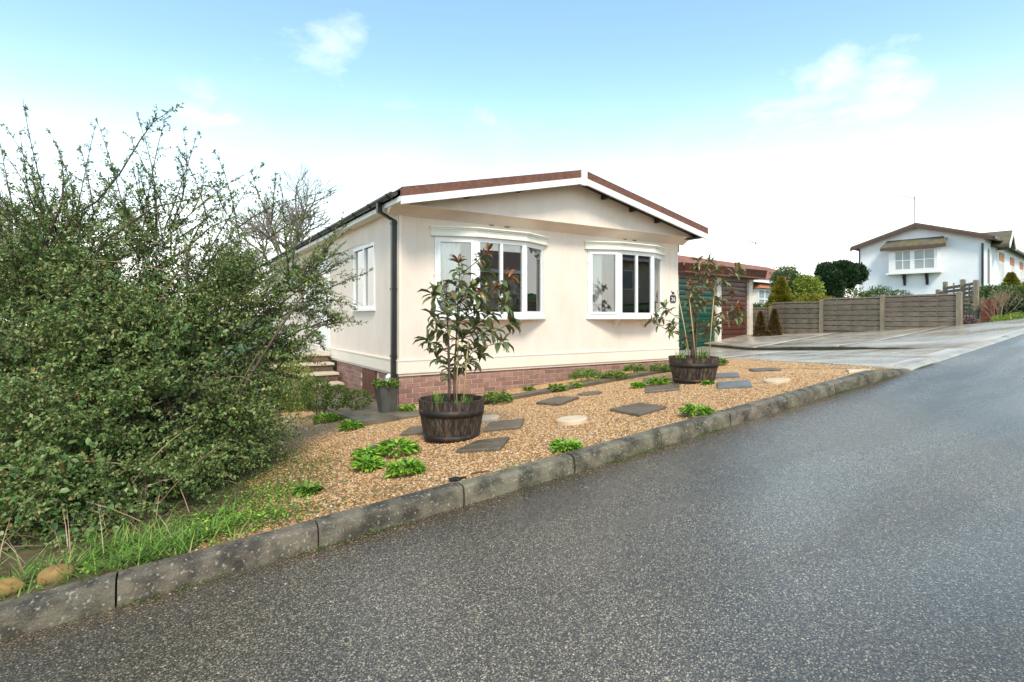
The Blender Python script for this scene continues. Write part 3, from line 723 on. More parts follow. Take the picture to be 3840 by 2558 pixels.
# ================================================================== the park home
HU, HV = 2.187, 4.575
home = thing('park_home', 'cream rendered park home with brown edged gable and two white bow windows', 'house', (HU, HV, 0))
WID, LEN = 6.09, 11.4
Z0, ZW = .455, 2.96
def wall_mesh(length, z0, z1, th, holes, M4):
    """wall in x-z with rectangular holes, th deep in +y"""
    xs = sorted({0, length, *[q for h in holes for q in h[:2]]})
    zs2 = sorted({z0, z1, *[q for h in holes for q in h[2:]]})
    ix = {x: i for i, x in enumerate(xs)}
    mb = MB()
    solid = lambda i, j: 0 <= i < len(xs) - 1 and 0 <= j < len(zs2) - 1 and not any(h[0] <= xs[i] < h[1] and h[2] <= zs2[j] < h[3] for h in holes)
    for i in range(len(xs) - 1):
        for j in range(len(zs2) - 1):
            if not solid(i, j):
                continue
            a, b, c, d = xs[i], xs[i + 1], zs2[j], zs2[j + 1]
            q = []
            q.append([(a, 0, c), (b, 0, c), (b, 0, d), (a, 0, d)])
            q.append([(b, th, c), (a, th, c), (a, th, d), (b, th, d)])
            if not solid(i - 1, j): q.append([(a, th, c), (a, 0, c), (a, 0, d), (a, th, d)])
            if not solid(i + 1, j): q.append([(b, 0, c), (b, th, c), (b, th, d), (b, 0, d)])
            if not solid(i, j - 1): q.append([(a, th, c), (b, th, c), (b, 0, c), (a, 0, c)])
            if not solid(i, j + 1): q.append([(a, 0, d), (b, 0, d), (b, th, d), (a, th, d)])
            for f in q:
                mb.add([M4 @ Vector(p) for p in f], [(0, 1, 2, 3)])
    return mb
I4 = Matrix.Identity(4)
LW = (.575, 2.655)      # left bow window jambs
RW = (3.646, 5.638)     # right bow window jambs
ZB, ZT = 1.303, 2.55
wall_mesh(WID, Z0 - .04, ZW, .1, [(*LW, ZB, ZT), (*RW, ZB, ZT)], I4).build('front_wall', MAT['cream'], home)
SW = (1.08, 2.29, 1.44, 2.545)
DR = (4.05, 4.95, .62, 2.62)
MS = Matrix(((0, 1, 0, 0), (1, 0, 0, 0), (0, 0, 1, 0), (0, 0, 0, 1)))
wl_ = wall_mesh(LEN - .1, Z0 - .04, ZW, .1, [(SW[0] - .1, SW[1] - .1, SW[2], SW[3]), (DR[0] - .1, DR[1] - .1, DR[2], DR[3])], Matrix.Translation((0, .1, 0)) @ MS)
wl_.f = [tuple(reversed(f)) for f in wl_.f]
wl_.build('side_wall', MAT['cream'], home)
MB().box(WID - .1, WID, .1, LEN, Z0 - .04, ZW).build('side_wall', MAT['cream'], home)
MB().box(.1, WID - .1, LEN - .1, LEN, Z0 - .04, ZW).build('rear_wall', MAT['cream'], home)
# rooms behind the windows
MB().box(.11, WID - .11, .11, LEN - .11, .5, .54).build('room_floor', MAT['room'], home)
MB().box(.11, WID - .11, .11, LEN - .11, 2.62, 2.66).build('room_ceiling', MAT['room'], home)
MB().box(.11, WID - .11, 4.0, 4.06, .55, 2.61).build('room_partition', MAT['room'], home)
MB().box(3.2, 3.26, .11, 3.99, .55, 2.61).build('room_partition', MAT['room'], home)
# base trim board with a drip lip, and panel joint battens
MB().box(-.022, WID + .022, -.022, .0, Z0, .64).box(-.03, WID + .03, -.03, -.0, .64, .66).build('base_trim', MAT['trim'], home)
MB().box(-.022, -.0, .0, LEN, Z0, .64).box(-.03, -.0, .0, LEN, .64, .66).build('base_trim', MAT['trim'], home)
for x in (3.055, .30, 5.86):
    MB().box(x - .012, x + .012, -.005, 0, .661, 2.80).build('panel_joint', MAT['cream'], home)
MB().box(-.006, .05, -.012, 0, .661, 2.84).box(-.012, 0, -.012, .05, .661, 2.84).build('corner_strip', MAT['trim'], home)
MB().box(WID - .04, WID + .006, -.01, 0, .661, 2.84).build('corner_strip', MAT['trim'], home)
# pediment panel with coved underside
OV = -.62                # barge board plane
PV = -.30                # pediment plane
EL, ER = -.19, 6.28      # eaves
PK = 3.045
top = lambda x: 3.085 + (3.79 - 3.085) * (x - EL) / (PK - EL) if x < PK else 3.79 - (3.79 - 3.085) * (x - PK) / (ER - PK)
pd = MB()
TH = .13
pd.prism([(EL + .02, PV, 2.95), (ER - .02, PV, 2.95), (ER - .02, PV, top(ER - .02) - TH), (PK, PV, top(PK) - TH), (EL + .02, PV, top(EL + .02) - TH)], (0, .05, 0))
pd.build('pediment', MAT['cream'], home)
pc = MB()
prof = [(PV - .012, 2.952), (PV - .012, 2.925)] + [(lerp(PV + .03, .0, t), 2.925 - .085 * (1 - math.cos(t * 1.57)) - .03 * t) for t in (0, .25, .5, .75, 1)] + [(.0, 2.952)]
pc.prism([(EL + .02, y, z) for y, z in prof], (ER - EL - .04, 0, 0))
pc.build('pediment_cove', MAT['cream'], home)
MB().box(PK - .22, PK - .205, PV - .004, PV, 2.96, 3.6).build('panel_joint', MAT['cream'], home)
for x, z in ((1.55, 2.83), (1.85, 2.825), (4.55, 2.83), (4.8, 2.825)):
    MB().box(x, x + .09, -.012, -.0, z - .025, z).build('vent_block', MAT['riser'], home)
# roof
for side in (0, 1):
    x0, x1 = (EL, PK) if side == 0 else (PK, ER)
    r = MB().prism([(x0, OV + .03, top(x0) - TH + .02), (x1, OV + .03, top(x1) - TH + .02), (x1, OV + .03, top(x1)), (x0, OV + .03, top(x0))], (0, LEN + .9, 0))
    r.build('roof_slope', MAT['felt'], home)
    sf = MB().prism([(x0 + .012, OV + .032, top(x0) - TH - .012), (x1, OV + .032, top(x1) - TH - .012), (x1, OV + .032, top(x1) - TH + .016), (x0 + .012, OV + .032, top(x0) - TH + .016)], (0, -OV + PV - .034, 0))
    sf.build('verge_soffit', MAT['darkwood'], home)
    q0, q1 = (x0, PK - .058) if side == 0 else (PK + .058, x1)
    MB().prism([(q0, OV, top(q0) - .130), (q1, OV, top(q1) - .130), (q1, OV, top(q1) + .006), (q0, OV, top(q0) + .006)], (0, .028, 0)).build('verge_strip', MAT['felt'], home)
    e = .004
    MB().prism([(q0 - (e if side == 0 else 0), OV - .012, top(q0) - .232), (q1 + (e if side else 0), OV - .012, top(q1) - .232), (q1 + (e if side else 0), OV - .012, top(q1) - .128), (q0 - (e if side == 0 else 0), OV - .012, top(q0) - .128)], (0, .04, 0)).build('barge_board', MAT['barge'], home)
    for t in ((.36, .66) if side == 0 else (.2, .42, .63)):
        x = lerp(q0, q1, t)
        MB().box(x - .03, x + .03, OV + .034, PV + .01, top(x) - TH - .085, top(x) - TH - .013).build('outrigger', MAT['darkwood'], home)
MB().prism([(PK - .06, OV - .02, 3.53), (PK + .06, OV - .02, 3.53), (PK + .06, OV - .02, 3.80), (PK, OV - .02, 3.815), (PK - .06, OV - .02, 3.80)], (0, .055, 0)).build('ridge_block', MAT['barge'], home)
# eaves: fascia, soffit, gutter
MB().box(EL, EL + .022, OV + .05, LEN, 2.905, 3.06).build('fascia', MAT['barge'], home)
MB().box(EL + .023, -.002, OV + .05, LEN, 2.905, 2.925).build('soffit', MAT['trim'], home)
MB().box(ER - .022, ER, OV + .05, LEN, 2.90, 3.06).build('fascia', MAT['barge'], home)
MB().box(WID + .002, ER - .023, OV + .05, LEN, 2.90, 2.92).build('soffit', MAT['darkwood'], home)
def gutter(xc, y0, y1, zc, r=.056):
    mb = MB()
    pr = [(xc + r * math.cos(a), zc + r * math.sin(a)) for a in np.linspace(math.pi, 2 * math.pi, 9)]
    pr += [(xc + (r - .006) * math.cos(a), zc + (r - .006) * math.sin(a)) for a in np.linspace(2 * math.pi, math.pi, 9)]
    for k in range(len(pr)):
        a, b = pr[k], pr[(k + 1) % len(pr)]
        mb.add([(a[0], y0, a[1]), (b[0], y0, b[1]), (b[0], y1, b[1]), (a[0], y1, a[1])], [(3, 2, 1, 0)])
    mb.add([(x, y0, z) for x, z in pr[:9]], [tuple(range(9))])
    return mb
g = gutter(EL - .062, OV + .12, LEN, 3.035).build('gutter', MAT['gutter'], home)
for y in np.arange(OV + .3, LEN, .82):
    pts = [(EL - .062 + .062 * math.cos(a), y, 3.035 + .062 * math.sin(a)) for a in np.linspace(math.pi, 2 * math.pi, 8)]
    MB().tube(pts, .012, 5).build('gutter_bracket', MAT['black'], g)
g = gutter(ER + .06, OV + .12, LEN, 3.03).build('gutter', MAT['gutter'], home)
# downpipe with swan neck at the front left corner
dx, dy = -.052, .07
dpm = MB()
path = [(EL - .062, .13, 3.0), (EL - .062, .13, 2.86), (dx, dy, 2.74), (dx, dy, float(zg(HU, HV)) + .0)]
for (x0, y0, z0), (x1, y1, z1) in zip(path, path[1:]):
    h = .036
    dpm.add([(x0 - h, y0 - h, z0), (x0 + h, y0 - h, z0), (x0 + h, y0 + h, z0), (x0 - h, y0 + h, z0), (x1 - h, y1 - h, z1), (x1 + h, y1 - h, z1), (x1 + h, y1 + h, z1), (x1 - h, y1 + h, z1)],
            [(0, 1, 2, 3), (7, 6, 5, 4), (4, 5, 1, 0), (5, 6, 2, 1), (6, 7, 3, 2), (7, 4, 0, 3)])
dp = dpm.build('downpipe', MAT['black'], home)
for z in (2.68, 1.7, .70):
    MB().box(dx - .044, dx + .062, dy - .044, dy + .044, z, z + .035).build('pipe_clip', MAT['black'], dp)
MB().box(WID + .01, WID + .075, .02, .085, 2.66, 2.83).build('pipe_outlet', MAT['black'], home)

# bow windows
def bow_window(name_off, jl, jr, c1, c2, pj, parts):
    """jambs on the wall, joints c1 c2 standing pj proud; parts: (stile, top rail, bottom rail, panes) of each facet"""
    plan = [(jl, .0), (c1, -pj), (c2, -pj), (jr, .0)]
    fr = MB()
    panes = []
    for (a, b), (st, rt, rb, npn) in zip(zip(plan, plan[1:]), parts):
        A, B = Vector((*a, 0)), Vector((*b, 0))
        ex = (B - A).normalized()
        ln = (B - A).length
        ey = Vector((0, 0, 1)).cross(ex)
        T = Matrix(((ex.x, ey.x, 0, A.x), (ex.y, ey.y, 0, A.y), (0, 0, 1, 0), (0, 0, 0, 1)))
        fr.box(.004, st, 0, .06, ZB, ZT, T).box(ln - st, ln - .004, 0, .06, ZB, ZT, T)
        fr.box(st, ln - st, .001, .06, ZB, ZB + rb, T).box(st, ln - st, .001, .06, ZT - rt, ZT, T)
        w = (ln - 2 * st - (npn - 1) * .05) / npn
        for k in range(npn):
            x0 = st + k * (w + .05)
            panes.append(MB().box(x0 - .004, x0 + w + .004, .03, .034, ZB + rb - .004, ZT - rt + .004, T))
            if k:
                fr.box(x0 - .05, x0, .002, .058, ZB + rb, ZT - rt, T)
            # grey glazing gasket
        if st > .08:     # opening sash sits a little proud
            fr.box(st - .045, st, -.014, 0, ZB + rb - .045, ZT - rt + .045, T).box(ln - st, ln - st + .045, -.014, 0, ZB + rb - .045, ZT - rt + .045, T)
            fr.box(st, ln - st, -.014, 0, ZB + rb - .045, ZB + rb, T).box(st, ln - st, -.014, 0, ZT - rt, ZT - rt + .045, T)
    for j in (plan[1], plan[2]):
        fr.box(j[0] - .016, j[0] + .016, j[1] - .006, j[1] + .05, ZB, ZT)
    win = fr.build('bow_window', MAT['pvc'], home)
    for p in panes:
        p.build('pane', MAT['glass'], win)
    def outline(o, ext):
        return [(jl - ext, 0), (jl - ext, -o * .6 - .002), (c1 - o * .35, -pj - o), (c2 + o * .35, -pj - o), (jr + ext, -o * .6 - .002), (jr + ext, 0)]
    s = MB().prism([(x, y, 1.262) for x, y in outline(.035, .03)], (0, 0, .04))
    s.build('sill', MAT['pvc'], win)
    co = MB()
    for z0, z1, o in ((ZT + .002, ZT + .022, .055), (ZT + .022, ZT + .105, .035), (ZT + .105, ZT + .128, .06), (ZT + .128, ZT + .15, .085)):
        co.prism([(x, y, z0) for x, y in outline(o, .045 + o * .5)], (0, 0, z1 - z0))
    cor = co.build('cornice', MAT['pvccream'], win)
    de = MB()
    ol = outline(.035, .045 + .0175)
    for a, b in zip(ol[1:4], ol[2:5]):
        A, B = Vector((*a, 0)), Vector((*b, 0))
        ex = (B - A).normalized()
        ey = Vector((0, 0, 1)).cross(ex)
        T = Matrix(((ex.x, ey.x, 0, A.x), (ex.y, ey.y, 0, A.y), (0, 0, 1, 0), (0, 0, 0, 1)))
        k = .04
        while k < (B - A).length - .04:
            de.box(k, k + .02, -.012, .001, ZT + .075, ZT + .104, T)
            k += .045
    stuff(de.build('dentils', MAT['pvccream'], cor))
    for x in (lerp(jl, jr, .33), lerp(jl, jr, .72)):
        MB().prism([(x - .025, 0, 1.10), (x - .025, -.03, 1.10), (x - .025, -.06, 1.16), (x - .025, -.13, 1.22), (x - .025, -.17, 1.26), (x - .025, 0, 1.26)], (.05, 0, 0)).build('bracket', MAT['trim'], win)
    for z in (1.55, 1.95, 2.3):
        MB().box(jl - .012, jl + .004, -.02, -.004, z, z + .04).build('hinge', MAT['signwhite'], win)
    return win
F3 = lambda: ((.095, .085, .095, 1), (.055, .07, .08, 2), (.06, .08, .095, 1))
bow_window('', LW[0], LW[1], 1.19, 2.10, .25, F3())
bow_window('', RW[0], RW[1], 4.23, 5.11, .25, F3())
# side window and door
def flat_window(y0, y1, z0, z1, split):
    fr = MB()
    def b(a, c, d, e, x0=-.018, x1=.05):
        fr.box(x0, x1, a, c, d, e)
    b(y0, y0 + .05, z0, z1); b(y1 - .05, y1, z0, z1); b(y0 + .05, y1 - .05, z0, z0 + .055, -.017); b(y0 + .05, y1 - .05, z1 - .05, z1, -.017)
    ym = lerp(y0, y1, split)
    b(ym - .035, ym + .035, z0 + .055, z1 - .05, -.016)
    w = fr.build('side_window', MAT['pvc'], home)
    for a, c in ((y0 + .05, ym - .035), (ym + .035, y1 - .05)):
        MB().box(.02, .024, a - .004, c + .004, z0 + .05, z1 - .045).build('pane', MAT['glass'], w)
    MB().box(-.05, .0, y0 - .02, y1 + .02, z0 - .035, z0 - .001).build('sill', MAT['pvc'], w)
flat_window(*SW, .5)
MB().box(.1, .12, SW[0] - .1, SW[1] + .1, SW[2] - .05, SW[3] + .05).build('window_blind', MAT['curtain'], home)
d = MB().box(-.02, .05, DR[0], DR[1], DR[2], DR[3])
d = d.build('door', MAT['pvc'], home)
MB().box(-.026, -.0201, DR[0] + .2, DR[0] + .7, 1.55, 2.35).build('door_pane', MAT['glass'], d)
MB().box(-.026, -.0201, DR[0] + .2, DR[0] + .7, .8, 1.35).build('door_panel', MAT['pvc'], d)
MB().tube([(-.02, DR[0] + .09, 1.55), (-.07, DR[0] + .09, 1.55), (-.07, DR[0] + .22, 1.55)], .011, 6).build('handle', MAT['alu'], d)
# second, far side window
MB().box(-.02, .002, 5.6, 6.5, 1.45, 2.5).build('side_window', MAT['pvc'], home)

# brick plinth: mortar core with single bricks
pl = MB().box(.02, WID - .02, .03, .1, -.5, Z0 - .002).box(.03, .1, .1, 3.6, -.5, Z0 - .002).build('brick_plinth', MAT['mortar'], home)
MB().box(WID - .1, WID - .03, .1, LEN - .2, -.2, Z0 - .002).build('plinth_return', MAT['mortar'], home)
BL, BH, BG = .210, .061, .014
BRM = {}
def brick_mesh(l, axis):
    k = (round(l, 3), axis)
    if k not in BRM:
        mb = MB()
        b = .004
        if axis == 'x':
            mb.box(0, l, -.009, .03, 0, BH)
        else:
            mb.box(-.009, .03, 0, l, 0, BH)
        BRM[k] = mb.mesh('brick', MAT['brick'])
    return BRM[k]
def bricks(axis, s0, s1, ground, off, skip=None):
    r = 0
    z = Z0 - .010 - BH
    while z > -.35:
        s = s0 - (0 if r % 2 else BL / 2)
        while s < s1 - .02:
            a, b = max(s, s0), min(s + BL, s1)
            if b - a > .03 and z + BH > ground((a + b) / 2) + .005 and not (skip and a < skip[1] and b > skip[0]):
                loc = (a, off + random.uniform(-.0015, .0015), z) if axis == 'x' else (off + random.uniform(-.0015, .0015), a, z)
                link('brick', brick_mesh(b - a, axis), pl, loc)
            s += BL + BG
        z -= BH + BG
        r += 1
bricks('x', .012, WID - .012, lambda x: gz(HU + x, HV) - .02, .03)
bricks('y', .06, 3.55, lambda y: pz(HV + y) - .02, .03, (1.08, 1.82))
ht = MB().box(.012, .03, 1.09, 1.81, pz(6.0) - .02, Z0 - .02).build('hatch', MAT['hatch'], home)
for k in range(8):
    MB().box(.002, .0115, 1.10 + k * .0885, 1.10 + k * .0885 + .078, pz(6.0) + .01, Z0 - .03).build('board', MAT['hatch'], ht)
MB().lathe([(.001, 0), (.05, 0), (.055, .02), (.05, .12), (.02, .15), (.001, .152)], 12, (-.05, .28, .28)).build('outside_tap_cover', MAT['pvc'], home, True)

# house number plate with a little horse silhouette above
npl = MB()
cx, cz, hw, hh = 8.13 - HU, 1.675, .088, .078
oc = [(cx + sx * hw, cz + sz2 * hh) for sx, sz2 in ((-1, -.6), (-.75, -1), (.75, -1), (1, -.6), (1, .6), (.75, 1), (-.75, 1), (-1, .6))]
npl.prism([(x, -.014, z) for x, z in oc], (0, .013, 0))
npl = npl.build('number_plate', MAT['signblack'], home)
fc = bpy.data.curves.new('digits', 'FONT')
fc.body = '26'
fc.size = .125
fc.extrude = .002
fc.align_x = 'CENTER'
fo = bpy.data.objects.new('digits', fc)
C.objects.link(fo)
bpy.context.view_layer.update()
dm = bpy.data.meshes.new_from_object(fo.evaluated_get(bpy.context.evaluated_depsgraph_get()))
bpy.data.objects.remove(fo)
dm.materials.clear()
dm.materials.append(MAT['signwhite'])
do = link('digits', dm, npl, (cx, -.0165, cz - .045))
do.rotation_euler = (R(90), 0, 0)
hs = [(-.055, .115), (-.038, .128), (-.02, .10), (.015, .098), (.045, .088), (.052, .06), (.046, .03), (.034, .03), (.032, .055), (.0, .06), (-.018, .03), (-.03, .03), (-.026, .07), (-.038, .10), (-.052, .103)]
MB().prism([(cx + .0 + x * .9, -.010, cz + hh - .02 + z * .9) for x, z in hs], (0, .009, 0)).build('horse_silhouette', MAT['signblack'], npl)

# curtains, hanging inside the windows
def curtain(label, x0, x1, y, z0=1.32, z1=2.52, slant=0):
    n = 40
    vs = []
    for i in range(n + 1):
        t = i / n
        yy = y + slant * t + .022 * math.sin(t * (x1 - x0) / .075 * 6.283 + random.uniform(-.2, .2))
        vs += [(lerp(x0, x1, t), yy, z0), (lerp(x0, x1, t), yy, z1), (lerp(x0, x1, t), yy + .004, z0), (lerp(x0, x1, t), yy + .004, z1)]
    fs = []
    for i in range(n):
        a, b = 4 * i, 4 * i + 4
        fs += [(a, b, b + 1, a + 1), (a + 3, b + 3, b + 2, a + 2), (a + 1, b + 1, b + 3, a + 3), (a + 2, b + 2, b, a)]
    o = MB().add(vs, fs).build('curtain', MAT['curtain'], None, True, (HU, HV, 0))
    tag(o, label, 'curtain', 'pale curtains inside the bow windows')
curtain('pale curtain drawn back at left end of left bow window', LW[0] + .10, LW[0] + .42, .04, slant=-.13)
curtain('pale curtain drawn back at right end of left bow window', LW[1] - .58, LW[1] - .05, -.14, slant=.2)
curtain('narrow pale curtain at left end of right bow window', RW[0] + .10, RW[0] + .30, .04, slant=-.08)
curtain('pale curtain drawn back at right end of right bow window', RW[1] - .72, RW[1] - .05, -.17, slant=.24)
# vase of dried pampas on the right window board
def pampas_vase(x, y, label, sc_=1):
    o = thing('vase_of_pampas', label, 'vase', (HU + x, HV + y, 1.303))
    MB().lathe([(.035, 0), (.06, .03), (.065, .10), (.04, .17), (.032, .19), (.04, .21)], 16).build('vase', MAT['ceramic'], o, True)
    m = 900
    t = rng.random(m)
    ang = rng.uniform(0, 6.283, m)
    sp = rng.uniform(0, .16, m) * t * sc_
    P = np.stack([sp * np.cos(ang), sp * np.sin(ang) * .6, .2 + t * .34], -1)
    D = np.stack([np.cos(ang) * .5, np.sin(ang) * .4, .4 + rng.random(m)], -1)
    V, F = scatter(*LEAF2, P, D, rdir(m), .07, .010, .01)
    link('plumes', npmesh('plumes', V, F, MAT['pampas']), o)
pampas_vase(4.68, -.10, 'white vase of dried pampas grass on the right bow window board', 1.2)

# steps to the side door
stp = thing('side_steps', 'flight of brown steps with pale treads against the cream side wall', 'steps', (1.0, 7.35, pz(7.3)))
sb = pz(7.3)
for k in range(4):
    zt = .045 + .165 * k
    y0, y1 = .36 * k + .03, 2.5
    MB().box(.02, 1.12, y0, y1, -.35 if k == 0 else zt - .165 - sb, zt - .045 - sb).build('riser', MAT['riser'], stp)
    MB().bbox(.0, 1.14, y0 - .03, y0 + (.36 if k < 3 else 1.2), zt - .044 - sb, zt - sb, .008).build('tread', MAT['tread'], stp)

# ================================================================== garages
RZ = R(8.8)
def shutter_garage(name, label, loc, width, height, doormat, nslat, piers, roofspan, depth=5.2):
    """local: x along the front, y into the garage, front at y=0, floor at z=0"""
    o = thing(name, label, 'garage', loc, RZ)
    a, b = roofspan
    MB().box(a + .1, a + .22, .3, depth, -.4, height + .12).box(b - .22, b - .1, .3, depth, -.4, height + .12).box(a + .22, b - .22, depth - .12, depth, -.4, height + .12).build('wall', MAT['cream'], o)
    d = MB().box(0, width, .11, .14, 0, height).build('door', doormat, o)
    ph = height / nslat
    prof = [(.10, .004), (.078, .012), (.074, ph * .5), (.078, ph - .022), (.096, ph - .012), (.10, ph - .004)]
    sl = MB().prism([(.004, y, z) for y, z in prof], (width - .008, 0, 0)).mesh('door_slat', doormat)
    for k in range(nslat):
        link('door_slat', sl, d, (0, 0, k * ph))
    MB().box(width / 2 - .06, width / 2 + .06, .05, .074, ph * 4.4, ph * 4.6).build('door_handle', MAT['alu'], d)
    for x0, x1, zb in piers:
        pm = MB().box(x0 + .006, x1 - .006, .006, .3, zb, height + .1).build('pier', MAT['cream'], o)
        z = zb
        br = {}
        r = 0
        while z < height + .06:
            sp = [(x0, x1)] if r % 2 else [(x0, (x0 + x1) / 2 - .005), ((x0 + x1) / 2 + .005, x1)]
            for p, q in sp:
                k = round(q - p, 3)
                if k not in br:
                    br[k] = MB().bbox(0, q - p, 0, .1, 0, .066, .005).mesh('brick', MAT['paintbrick'])
                link('brick', br[k], pm, (p, random.uniform(-.004, .001), z))
            z += .076
            r += 1
    MB().box(a + .05, b - .05, .02, .3, height + .02 if False else height + .004, height + .125).build('lintel', MAT['lintel'], o)
    MB().box(a, b, -.42, depth + .1, height + .128, height + .17).build('roof_deck', MAT['felt'], o)
    MB().prism([(a - .02, -.46, height + .40), (b + .02, -.46, height + .44), (b - .02, -.40, height + .13), (a + .0, -.40, height + .13)], (0, .03, 0)).build('fascia', MAT['fasciabrown'], o)
    MB().box(b - .02, b + .005, -.36, depth, height + .16, height + .42).box(a - .005, a + .02, -.36, depth, height + .16, height + .42).build('side_fascia', MAT['fasciabrown'], o)
    MB().box(a + .03, b - .03, -.36, depth, height + .171, height + .34).build('roof', MAT['felt'], o)
    return o
ga = (15.05, 8.52)
ex = Vector((math.cos(RZ), math.sin(RZ), 0))
zb = .54
shutter_garage('garage', 'flat roofed garage with brown slatted up and over door', (ga[0], ga[1], zb), 2.02, 2.0, MAT['browndoor'], 12, [(-.27, 0, -.35), (2.02, 2.30, -.3)], (-.12, 2.44))
gb = Vector((*ga, 0)) - ex * (2.34 + .27)
shutter_garage('garage', 'flat roofed garage with dark green slatted door beside the cream home', (gb.x, gb.y, .31), 2.30, 2.2, MAT['greendoor'], 13, [(-.25, 0, -.2)], (-.35, 2.46))
# raised threshold in front of the brown door
struct(MB().prism([(14.8, 7.9, 0), (17.2, 8.35, 0), (17.25, 8.85, 0), (14.7, 8.5, 0)], (0, 0, .0)).build('threshold', MAT['drive'], None, False, (0, 0, .53))) if False else None

# ================================================================== slatted fence along the drive
fn = thing('slatted_fence', 'low weathered fence of woven slat panels stepping up beside the drive', 'fence', (17.2, 6.3, 0))
posts = [(17.43, 9.95, 1.60, .42), (17.37, 8.20, 1.67, .46), (17.20, 6.34, 1.84, .56), (17.00, 4.47, 1.93, .70), (16.85, 2.60, 1.94, .93)]
OFF = Vector((17.2, 6.3, 0))
def woven_panel(parent, A, B, zt, zbm, nsl, nb, slatmat):
    """A,B plan points; slats weave in front of and behind nb battens"""
    A, B = Vector((*A, 0)), Vector((*B, 0))
    ex_ = (B - A).normalized()
    ln = (B - A).length
    ey_ = Vector((0, 0, 1)).cross(ex_)
    T = lambda x, y, z: A + ex_ * x + ey_ * y + Vector((0, 0, z))
    Mx = Matrix(((ex_.x, ey_.x, 0, A.x), (ex_.y, ey_.y, 0, A.y), (0, 0, 1, 0), (0, 0, 0, 1)))
    fr = MB().box(.0, ln, -.016, .016, zt - .045, zt, Mx).box(0, ln, -.016, .016, zbm, zbm + .045, Mx)
    for k in range(nb):
        x = ln * (k + 1) / (nb + 1)
        fr.box(x - .011, x + .011, -.010, .010, zbm + .045, zt - .045, Mx)
    pn = fr.build('panel', MAT['post'], parent)
    MB().box(.01, ln - .01, .018, .024, zbm + .02, zt - .02, Mx).build('gap_shade_sheet', MAT['darkwood'], pn)  # added dark sheet, its colour stands in for shade where slats overlap
    hgt = (zt - .05 - zbm - .05) / nsl
    for k in range(nsl):
        n = 24
        vs = []
        h = hgt * .84
        for i in range(n + 1):
            x = ln * i / n
            ph = x / ln * (nb + 1) * math.pi
            y = -.014 - .016 * abs(math.sin(ph)) * (1 if k % 2 else .4)
            dz = .016 * abs(math.sin(ph)) + random.uniform(-.003, .003)
            vs += [T(x, y - .000, zbm + .05 + k * hgt - dz * .4), T(x, y - .014, zbm + .05 + k * hgt + h + dz * .4), T(x, y + .004, zbm + .05 + k * hgt + h + dz * .4), T(x, y + .004, zbm + .05 + k * hgt - dz * .4)]
        fs = []
        for i in range(n):
            a, b = 4 * i, 4 * i + 4
            for j in range(4):
                fs.append((a + j, a + (j + 1) % 4, b + (j + 1) % 4, b + j))
        fs += [(0, 3, 2, 1), tuple(4 * n + q for q in range(4))]
        MB().add(vs, fs).build('slat', slatmat, pn)
for (x, y, zt, zb_) in posts[1:]:
    c = Vector((x, y, 0)) - OFF
    MB().bbox(c.x - .055, c.x + .055, c.y - .055, c.y + .055, zb_ - .5, zt + .03, .02).build('post', MAT['post'], fn)
for p, q in zip(posts, posts[1:]):
    d = (Vector(q[:2]) - Vector(p[:2])).normalized()
    A = Vector(p[:2]) - OFF.to_2d() + d * (.06 if p is not posts[0] else .9)
    B = Vector(q[:2]) - OFF.to_2d() - d * .06
    woven_panel(fn, A, B, (q[2] if q is not posts[-1] else p[2] + .0) - (.02 if p is not posts[-2] else .0), (p[3] + q[3]) / 2 + (.04 if p is not posts[0] else .05), 7 if p is not posts[-2] else 7, 3, MAT['fence'])
# taller stepped fence further back, by the white house
f2 = thing('stepped_fence', 'taller open slatted fence stepping down beside the white house corner', 'fence', (21, 4.6, 0))
O2 = Vector((21, 4.6, 0))
Wd = [((20.67, 3.42), 2.42, 1.2), ((21.94, 4.16), 2.53, 1.2), ((23.49, 5.19), 2.56, 1.2), ((24.7, 5.84), 2.34, 1.2)]
for (x, y), zt, zb_ in Wd:
    c = Vector((x, y, 0)) - O2
    MB().bbox(c.x - .06, c.x + .06, c.y - .06, c.y + .06, zb_ - .4, zt + .05, .02).build('post', MAT['post'], f2)
for (p, q) in zip(Wd, Wd[1:]):
    d = (Vector(q[0]) - Vector(p[0])).normalized()
    A = Vector(p[0]) - O2.to_2d() + d * .07
    B = Vector(q[0]) - O2.to_2d() - d * .07
    ln = (B - A).length
    ey_ = Vector((-d.y, d.x))
    Mx = Matrix(((d.x, ey_.x, 0, A.x), (d.y, ey_.y, 0, A.y), (0, 0, 1, 0), (0, 0, 0, 1)))
    zt, zb_ = min(p[1], q[1]) - .02, max(p[2], q[2])
    pn = MB().box(.02, .06, -.02, .02, zb_, zt, Mx).box(ln - .06, ln - .02, -.02, .02, zb_, zt, Mx).box(ln / 2 - .02, ln / 2 + .02, -.02, .02, zb_, zt, Mx).build('panel', MAT['post'], f2)
    k = zb_ + .04
    while k < zt - .08:
        MB().box(.0, ln, -.034, -.021, k, k + .10, Mx).build('slat', MAT['fence'], pn)
        k += .135

